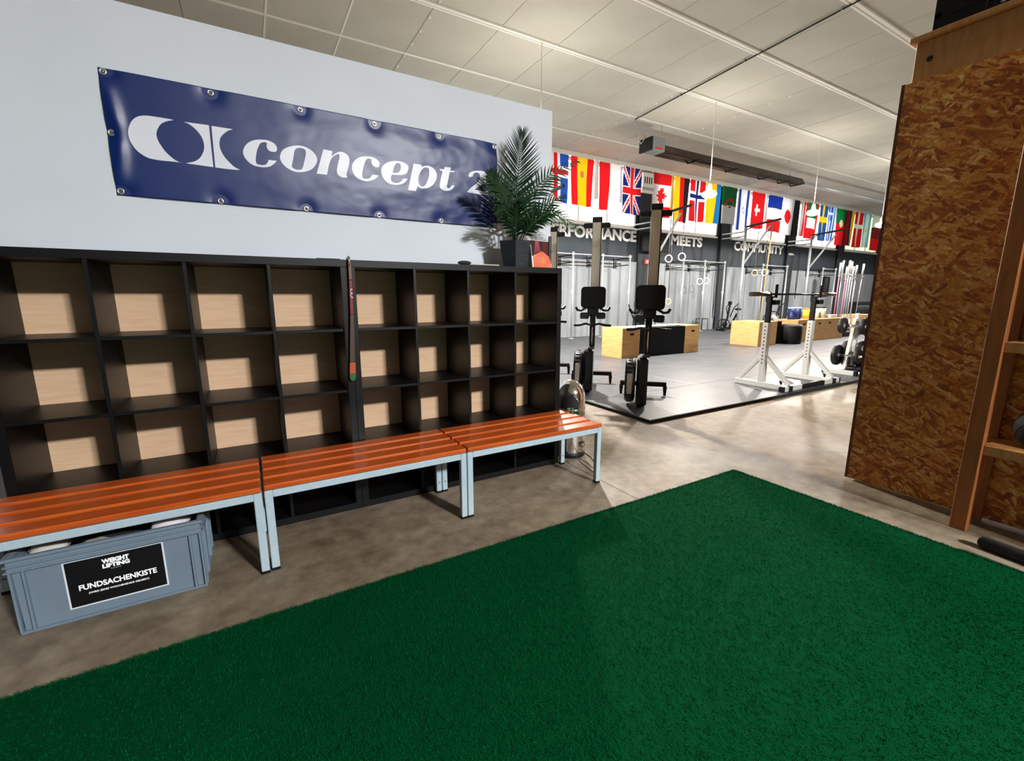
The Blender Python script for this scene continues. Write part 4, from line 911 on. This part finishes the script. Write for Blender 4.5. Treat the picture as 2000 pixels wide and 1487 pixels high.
# wall rigs
PZ = 2.54
def post(x, y, t, top=PZ):
    p = MB().cyl((x, y, ZM), (x, y, top), .030, n=12).build('post', M_galv, t, world=W)
    MB().cyl((x, y, ZM-.0), (x, y, ZM+.012), .09, n=18).build('base_plate', M_galv, p, world=W)
    MB().cyl((x, y, 1.36), (x, y, 1.46), .038, n=12).build('joint_sleeve', M_trim, p, world=W)
    MB().cyl((x, y, top-.10), (x, y, top+.004), .038, n=12).build('top_collar', M_galv, p, world=W)
for xs_, lb in (((5.15, 6.28, 7.41, 8.53), 'galvanised pull-up rig on the wall behind the rowing machines, leftmost'), ((11.03, 12.17, 13.29), 'galvanised pull-up rig on the wall below the middle lettering'),
                ((15.70, 17.40), 'galvanised pull-up rig on the wall below the right lettering'), ((20.27, 21.40), 'galvanised pull-up rig on the wall just left of the upright barbells')):
    rg = thing('pull_up_rig', lb, 'rig', (sum(xs_)/len(xs_), 7.95, ZM))
    for x in xs_:
        post(x, 7.95, rg)
        MB().cyl((x, 7.95, 2.46), (x, 8.63, 2.46), .018, n=10).build('wall_bar', M_blackm, rg, world=W)
        MB().cyl((x, 8.0, 2.25), (x, 8.63, 2.25), .016, n=10).build('wall_bar', M_blackm, rg, world=W)
        MB().box(x-.06, 8.61, 2.18, x+.06, 8.64, 2.52).build('wall_plate', M_blackm, rg, world=W)
    for a, b_ in zip(xs_[:-1], xs_[1:]):
        MB().cyl((a, 7.95, 2.49), (b_, 7.95, 2.49), .016, n=10).build('pull_up_bar', M_galv, rg, world=W)
        MB().cyl((a, 8.35, 2.30), (b_, 8.35, 2.30), .016, n=10).build('pull_up_bar', M_galv if a > 10 else M_blackm, rg, world=W)
# tall cantilever frames
for x, lb in ((4.65, 'tall climbing frame arm seen above the palm'), (9.14, 'tall silver cantilever frame behind the right rowing machine'), (13.67, 'tall silver cantilever frame in front of the right lettering'), (18.13, 'tall silver cantilever frame farthest right, near the tower')):
    cf = thing('cantilever_frame', lb, 'frame', (x, 7.5, ZM))
    MB().cyl((x, 7.5, ZM), (x, 7.5, 3.72), .042, n=12).build('upright', M_galv, cf, world=W)
    MB().cyl((x, 7.5, ZM), (x, 7.5, ZM+.015), .11, n=18).build('base_plate', M_galv, cf, world=W)
    for z in (3.56, 3.40):
        MB().cyl((x, 7.5, z), (x, 8.42, z), .026, n=10).build('wall_tube', M_galv, cf, world=W)
    MB().bar((x, 7.54, 3.72), (x, 6.28, 3.82), .06, .06).build('arm', M_blackm, cf, world=W)
    MB().bar((x, 7.50, 2.40), (x, 6.62, 3.66 if x > 1 else 3.6), .045, .045).build('diagonal_brace', M_galv, cf, world=W)
    MB().bar((x, 7.50, 3.60), (x, 7.2, 3.73), .03, .03).build('gusset', M_blackm, cf, world=W)
M_wring = mat('wooden_ring', (206, 182, 146), .5)
def ring(x, y, z, m_, label, zt=3.74, r=.105):
    t = thing('gym_ring', label, 'ring', (x, y, z-r))
    zz = z
    MB().tube([(x+math.cos(a)*r*.82, y-math.cos(a)*r*.5, zz+math.sin(a)*r) for a in np.linspace(0, 2*PI, 24, endpoint=False)], .015, 8, close=True).build('hoop', m_, t, world=W)
    MB().box(x-.014, y-.003, z+r-.02, x+.014, y+.003, zt).build('strap', M_black, t, world=W)
ring(9.16, 6.98, 2.40, M_trim, 'pale gym ring on black strap near the exit sign, left of the pair')
ring(9.16, 6.50, 2.42, M_trim, 'pale gym ring on black strap near the exit sign, right of the pair', 3.78)
ring(9.30, 7.02, 1.12, M_wring, 'low wooden gym ring hanging below the pair near the exit sign', 3.74, .09)
ring(11.95, 7.95, 1.80, M_trim, 'gym ring hanging in front of the middle rig, left of the pair', 2.48)
ring(12.30, 7.95, 1.83, M_trim, 'gym ring hanging in front of the middle rig, right of the pair', 2.48)
ring(13.67, 7.02, 2.10, M_wring, 'wooden gym ring under the second cantilever arm, left of the pair')
ring(13.67, 6.66, 2.10, M_trim, 'pale gym ring under the second cantilever arm, right of the pair', 3.76)
rp = MB().tube([(13.70, 6.58, 3.72), (13.70, 6.6, 2.6), (13.68, 6.64, 1.2), (13.66, 6.66, .06)], .022, 10)
tag(rp.build('climbing_rope', mat('hemp_rope', (176, 156, 112), .9, c2=(140, 122, 84), ns=30)), 'beige climbing rope hanging from the second cantilever arm', 'rope')
for x, y, z0_, z1_, lb in ((12.75, 7.9, .5, 2.45, 'black resistance band hanging on the middle rig'), (14.9, 8.3, .7, 3.3, 'black band hanging on the wall left of the right rig'), (16.4, 8.3, .6, 3.35, 'black band hanging on the wall behind the right rig'), (18.9, 8.3, 1.2, 3.1, 'black band hanging beside the small white lamp end')):
    q = MB().tube([(x-.03, y, z1_), (x-.045, y, (z0_+z1_)/2), (x, y, z0_), (x+.045, y, (z0_+z1_)/2), (x+.03, y, z1_), (x, y, z1_+.03)], .014, 6, close=True)
    if y > 8: q.cyl((x, y-.02, z1_+.01), (x, 8.715, z1_+.01), .014, n=8)
    tag(q.build('resistance_band', M_black), lb, 'band')
# speaker / screen and exit sign
sp = thing('wall_screen', 'black screen mounted on the dark wall left of the word MEETS', 'screen', (10.05, 8.3, 2.76))
MB().box(9.36, 8.26, 2.74, 10.72, 8.33, 3.36).build('housing', mat('matt_black_case', (7, 7, 8), .7, spec=.2), sp, bevel=.01, world=W)
MB().box(9.40, 8.256, 2.78, 10.68, 8.262, 3.32).build('display', mat('black_glass', (5, 5, 6), .6, spec=.15), sp, world=W)
MB().box(10.1, 8.33, 2.9, 10.3, 8.72, 3.2).build('wall_bracket', M_blackm, sp, world=W)
ex = thing('exit_sign', 'small glowing red sign on the dark column behind the right rowing machine', 'sign', (9.97, 8.5, 2.38))
MB().box(9.80, 8.49, 2.36, 10.12, 8.57, 2.50).build('housing', mat('red_sign', (226, 66, 46), .5, emit=.5), ex, bevel=.005, world=W)
for k in range(3): MB().box(9.85+k*.09, 8.485, 2.40, 9.90+k*.09, 8.491, 2.47).build('white_mark', M_letter, ex, world=W)
tag(MB().box(18.52, 8.55, 3.05, 18.95, 8.64, 3.13).build('wall_light', M_whitem, bevel=.01), 'small white wall light right of the word COMMUNITY', 'light')

# exercise bikes and small stands along the wall
def bike(label, loc, rz, wheel=.27, mw=None):
    t = thing('exercise_bike', label, 'exercise bike', loc, rz)
    mw = mw or M_whitem
    MB().lathe([(.0005, -.07), (wheel*.55, -.07), (wheel*.62, -.05)], (0, .32, wheel+.06), 28, 'x').build('fan_hub', mw, t)
    q = MB()
    q.tube([(-.08, .32+math.cos(a)*wheel, wheel+.06+math.sin(a)*wheel) for a in np.linspace(0, 2*PI, 28, endpoint=False)], .018, 6, close=True)
    q.tube([(.08, .32+math.cos(a)*wheel, wheel+.06+math.sin(a)*wheel) for a in np.linspace(0, 2*PI, 28, endpoint=False)], .018, 6, close=True)
    for k in range(12):
        a = k*PI/6; q.bar((-.08, .32, wheel+.06), (-.08, .32+math.cos(a)*wheel, wheel+.06+math.sin(a)*wheel), .008, .008)
    q.build('fan_cage', M_black, t)
    MB().bar((0, .32, .10), (0, -.35, .12), .05, .06).bar((0, .05, .12), (0, -.22, .62), .05, .05).bar((0, .2, .35), (0, .12, .95), .05, .05).build('frame', M_blackm, t)
    MB().bar((-.22, .45, .03), (.22, .45, .03), .05, .05).bar((-.22, -.42, .03), (.22, -.42, .03), .05, .05).bar((0, .45, .05), (0, -.42, .06), .05, .04).build('base', M_blackm, t)
    MB().ball((0, -.26, .78), .13, 14, 8, (.8, 1, .35)).cyl((0, -.25, .60), (0, -.26, .76), .022, n=10).build('saddle', M_black, t)
    for sg in (-1, 1): MB().tube([(sg*.06, .12, .5), (sg*.20, .10, .85), (sg*.23, -.06, 1.0)], .018, 8).build('handle', M_black, t)
    MB().box(-.09, .10, .95, .09, .14, 1.07).build('monitor', M_black, t, bevel=.01)
bike('black exercise bike with white fan hub left of the near boxes, against the wall', (8.30, 7.35, ZM), -.9, .30)
bike('exercise bike with white round fan seen between the squat stand uprights', (16.2, 7.3, ZM), .5, .30)
bike('low black exercise bike by the column beside the middle rig', (13.45, 7.6, ZM), 1.3, .18, M_black)
for x, lb in ((12.72, 'small black tubular stand at the wall beside the middle rig'), (9.9, 'small black tubular stand at the wall above the near boxes')):
    sx = thing('step_stand', lb, 'stand', (x, 8.3, ZM))
    for dx in (-.16, .16):
        MB().tube([(x+dx, 8.18, ZM+.01), (x+dx, 8.18, ZM+.42), (x+dx, 8.44, ZM+.42), (x+dx, 8.44, ZM+.01)], .014, 6).build('leg_frame', M_blackm, sx, world=W)
    MB().box(x-.17, 8.17, ZM+.41, x+.17, 8.45, ZM+.435).build('top', M_blackm, sx, world=W)
pb = thing('punch_bag', 'short black bag hanging on the wall rig nearest the upright barbells', 'bag', (21.05, 7.8, 1.2))
MB().lathe([(.0005, 1.25), (.16, 1.27), (.18, 1.35), (.18, 2.1), (.15, 2.16), (.0005, 2.18)], (21.0, 8.15, 0), 20).build('body', M_soft, pb, world=W)
MB().cyl((21.0, 8.15, 2.17), (21.0, 8.35, 2.30), .012, n=8).build('hanger', M_blackm, pb, world=W)
# dumbbell rack
dr = thing('dumbbell_rack', 'black two-tier dumbbell rack against the far wall beside the tower', 'rack', (24.9, 8.0, ZM))
for z in (.40, .85): MB().box(23.7, 7.85, z, 26.0, 8.2, z+.04).build('tier', M_blackm, dr, world=W)
for x in (23.75, 25.95): MB().box(x-.04, 7.9, ZM, x+.04, 8.2, 1.0).build('side_frame', M_blackm, dr, world=W)
db0 = None
for r_, z in enumerate((.44, .89)):
    for k in range(8):
        x = 23.98+k*.26
        if db0 is None:
            db0 = thing('dumbbell', 'black round dumbbell in a row on the far dumbbell rack', 'dumbbell', (x, 8.02, z), 0, 'dumbbells on the far rack')
            MB().cyl((0, -.07, .065), (0, .07, .065), .016, n=8).build('grip', M_chrome, db0)
            for s1, s2 in ((-.17, -.07), (.07, .17)): MB().cyl((0, s1, .065), (0, s2, .065), .064, n=12).build('head', M_plate, db0)
        else: copy_tree(db0, (x, 8.02, z))
tag(MB().box(17.2, 5.6, ZM, 18.0, 6.1, ZM+.17).build('low_step', M_black, bevel=.02), 'low black step on the rubber floor in front of the upright barbells', 'step')
# ================================================================ FLAGS
PAL = {}
def fm(c):
    k = 'flag_%d_%d_%d' % c
    if k not in PAL: PAL[k] = mat(k, c, .8, transl=.38)
    return PAL[k]
RED, WHT, BLU, NAV, YEL, BLK, GRN, LBL, GRY, ORG = (206, 24, 30), (226, 228, 232), (24, 78, 170), (22, 34, 110), (246, 196, 20), (28, 28, 30), (14, 112, 54), (120, 182, 220), (176, 178, 180), (222, 110, 40)
LEAF = [(0, .5), (.09, .30), (.20, .36), (.17, .10), (.30, .22), (.33, .14), (.47, .16), (.42, .02), (.50, -.04), (.26, -.24), (.30, -.34), (.04, -.29), (.04, -.5), (-.04, -.5), (-.04, -.29), (-.30, -.34), (-.26, -.24), (-.50, -.04), (-.42, .02), (-.47, .16), (-.33, .14), (-.30, .22), (-.17, .10), (-.20, .36), (-.09, .30)]
def inpoly(x, y, P):
    c = False; n = len(P)
    for i in range(n):
        a, b_ = P[i], P[(i+1) % n]
        if (a[1] > y) != (b_[1] > y) and x < a[0]+(y-a[1])*(b_[0]-a[0])/(b_[1]-a[1]): c = not c
    return c
def vs(*cs):   # vertical stripes
    return lambda u, v: cs[min(int(u*len(cs)), len(cs)-1)]
def hs(*cs):   # stacked from the top
    return lambda u, v: cs[min(int((1-v)*len(cs)), len(cs)-1)]
def iceland(u, v, f=BLU, a=WHT, c=RED, cy=.64, w1=.11, w2=.05):
    d1, d2 = abs(u-.5)*.62, abs(v-cy)
    if min(d1, d2) < w2: return c
    if min(d1, d2) < w1: return a
    return f
def spain(u, v):
    if abs(u-.5) < .25:
        if (u-.5)**2*3+(v-.66)**2*7 < .035: return (170, 60, 40) if int(u*30+v*30) % 2 else (206, 150, 110)
        return YEL
    return RED
def uk(u, v):
    x, y = abs(u-.5), abs(v-.5)
    if x < .09 or y < .06: return RED
    if x < .15 or y < .10: return WHT
    d = abs(x-y)
    if d < .035: return RED
    if d < .10: return WHT
    return NAV
def canada(u, v):
    if v > .75 or v < .25: return RED
    return RED if inpoly(-(v-.5)*2.6, (u-.5)*1.7+.0, LEAF) else WHT
def algeria(u, v):
    r_ = math.hypot((u-.5)*.62, v-.5)
    if .13 < r_ < .19 and v > .42 and not (v < .48): return (200, 40, 40)
    if math.hypot((u-.5)*.62, v-.46) < .04: return (200, 40, 40)
    return GRN if v > .5 else WHT
def israel(u, v):
    if .08 < u < .24 or .78 < u < .94: return (30, 60, 150)
    x, y = (u-.5)*.62, v-.5; r_ = .11
    t1 = [(r_*math.cos(a), r_*math.sin(a)) for a in (PI/2, PI*7/6, PI*11/6)]; t2 = [(-p[0], -p[1]) for p in t1]
    k = inpoly(x, y, t1) != inpoly(x, y, t2)
    return (40, 66, 150) if k else WHT
def swiss(u, v):
    x, y = abs(u-.5)*.64, abs(v-.52)
    return WHT if (x < .05 and y < .16) or (y < .05 and x < .16) else RED
def japan(u, v): return RED if math.hypot((u-.5)*.62, v-.5) < .2 else WHT
def greece(u, v):
    if v > .62 and u < .55: return WHT if abs(u-.28) < .05 or abs(v-.8) < .03 else (40, 96, 176)
    return (40, 96, 176) if int(u*9) % 2 == 0 else WHT
def portugal(u, v):
    if math.hypot((u-.5)*.62, v-.6) < .10: return YEL if int(u*20+v*14) % 2 else WHT
    return GRN if v > .6 else RED
def norway(u, v): return iceland(u, v, RED, WHT, NAV, .62)
def denmark(u, v): return iceland(u, v, RED, WHT, WHT, .6, .06, .06)
def sweden(u, v): return iceland(u, v, (34, 84, 150), YEL, YEL, .6, .08, .08)
def argent(u, v):
    if abs(u-.5) < .17: return (226, 190, 90) if math.hypot((u-.5)*.62, v-.5) < .05 else WHT
    return LBL
FL = [(5.50, 6.46, 5.30, 3.98, iceland, 'blue flag with a white and red cross, leftmost, beside the partition edge'),
      (6.54, 7.40, 5.30, 3.96, spain, 'red and yellow striped flag with a crest behind the palm frond'),
      (7.42, 7.60, 5.28, 4.20, vs((232, 200, 196), GRY), 'narrow pale folded flag between two red ones'),
      (7.62, 8.48, 5.30, 3.92, vs(RED, WHT), 'flag of one red and one white vertical half'),
      (8.50, 8.56, 5.28, 4.2, vs(GRY), 'narrow grey folded flag edge left of the Union flag'),
      (8.60, 9.42, 5.28, 3.90, uk, 'Union flag with red and white crosses on navy'),
      (9.96, 10.82, 5.26, 3.90, canada, 'red and white flag with a red maple leaf'),
      (10.83, 10.96, 5.24, 4.1, vs((186, 150, 70)), 'narrow gold folded flag right of the maple leaf flag'),
      (10.98, 11.74, 5.24, 3.84, vs(YEL, RED, BLK), 'yellow, red and black vertically striped flag'),
      (11.78, 12.60, 5.26, 3.92, norway, 'red flag with a white and navy cross behind the nearest lamp'),
      (12.66, 13.50, 5.26, 3.92, vs(YEL, YEL, (30, 120, 190)), 'yellow and blue flag behind the nearest lamp'),
      (13.58, 14.48, 5.26, 3.98, algeria, 'green and white flag with a red crescent and star'),
      (14.52, 15.30, 5.26, 3.80, israel, 'white flag with two blue stripes and a blue star'),
      (15.40, 16.28, 5.26, 3.94, swiss, 'red flag with a white cross, beside the blue-striped flag'),
      (16.30, 16.50, 5.22, 4.2, vs(WHT, GRY), 'narrow white folded flag beside the blue, white and red flag'),
      (16.54, 17.56, 5.26, 3.90, hs((20, 50, 150), WHT, RED), 'flag of blue, white and red stacked bands'),
      (17.60, 18.42, 5.26, 3.86, japan, 'white flag with a red disc'),
      (18.46, 18.84, 5.24, 3.84, vs((40, 38, 44)), 'narrow dark hanging flag right of the red disc flag'),
      (19.00, 19.36, 5.26, 3.86, vs(WHT, (206, 60, 60)), 'narrow white and red flag left of the second lamp'),
      (19.38, 20.42, 5.26, 3.80, lambda u, v: (RED if u < .12 or u > .85 else (GRN if v > .6 else (WHT if v > .3 else RED))), 'green, white and red flag behind the second lamp'),
      (20.52, 21.22, 5.26, 3.78, sweden, 'blue flag with a yellow cross right of the second lamp'),
      (21.26, 22.02, 5.26, 3.80, greece, 'blue and white finely striped flag'),
      (22.04, 22.96, 5.26, 3.66, portugal, 'green and red flag with a yellow round emblem'),
      (23.00, 23.74, 5.26, 3.70, vs(RED, (20, 50, 140), YEL), 'red, blue and yellow vertically striped flag'),
      (23.78, 24.62, 5.26, 3.66, denmark, 'red flag with a plain white cross near the tower'),
      (24.66, 25.50, 5.26, 3.70, argent, 'pale blue and white striped flag near the tower'),
      (25.66, 26.70, 5.26, 3.60, hs(WHT, (120, 30, 40), RED), 'white and red flag at the edge of the chipboard tower')]
for i, (xa, xb, zt, zb, fn, lb) in enumerate(FL):
    zt = 5.302
    nu, nv = (30, 44) if xb-xa > .5 else (8, 24)
    ph = i*1.7; V = []; H_ = zt-zb; cx = (xa+xb)/2
    def sx(v, sg): return (xb-xa)/2*(1-(.10+.04*math.sin(i))*(1-v)**1.2*(1 if i % 3 else .3))
    for a in range(nu+1):
        for b_ in range(nv+1):
            u, v = a/nu, b_/nv; g = (1-v)
            x = cx+(2*u-1)*sx(v, 1)+.03*g*math.sin(ph+v*3)
            y = 8.50+(.010+.034*g)*math.sin(u*7+ph+v*1.5)+.012*g*math.sin(u*17+ph*2)
            V.append((x, y, zb+H_*v+.015*math.sin(u*5+ph)*g))
    F = []; mi = []; mats = []
    for a in range(nu):
        for b_ in range(nv):
            F.append((a*(nv+1)+b_, (a+1)*(nv+1)+b_, (a+1)*(nv+1)+b_+1, a*(nv+1)+b_+1))
            c = fn((a+.5)/nu, (b_+.5)/nv)
            if c not in mats: mats.append(c)
            mi.append(mats.index(c))
    t = thing('flag', lb, 'flag', (cx, 8.5, zb), 0, None)
    me = bpy.data.meshes.new('cloth'); me.from_pydata([(p[0]-cx, p[1]-8.5, p[2]-zb) for p in V], [], F)
    for c in mats: me.materials.append(fm(tuple(c)))
    me.polygons.foreach_set('material_index', mi); me.polygons.foreach_set('use_smooth', [True]*len(F))
    o = bpy.data.objects.new('cloth', me); COL.objects.link(o); o.parent = t
    MB().cyl((xa+.02, 8.5, zt+.004), (xb-.02, 8.5, zt+.004), .007, n=6).build('top_cord', M_trim, t, world=W)
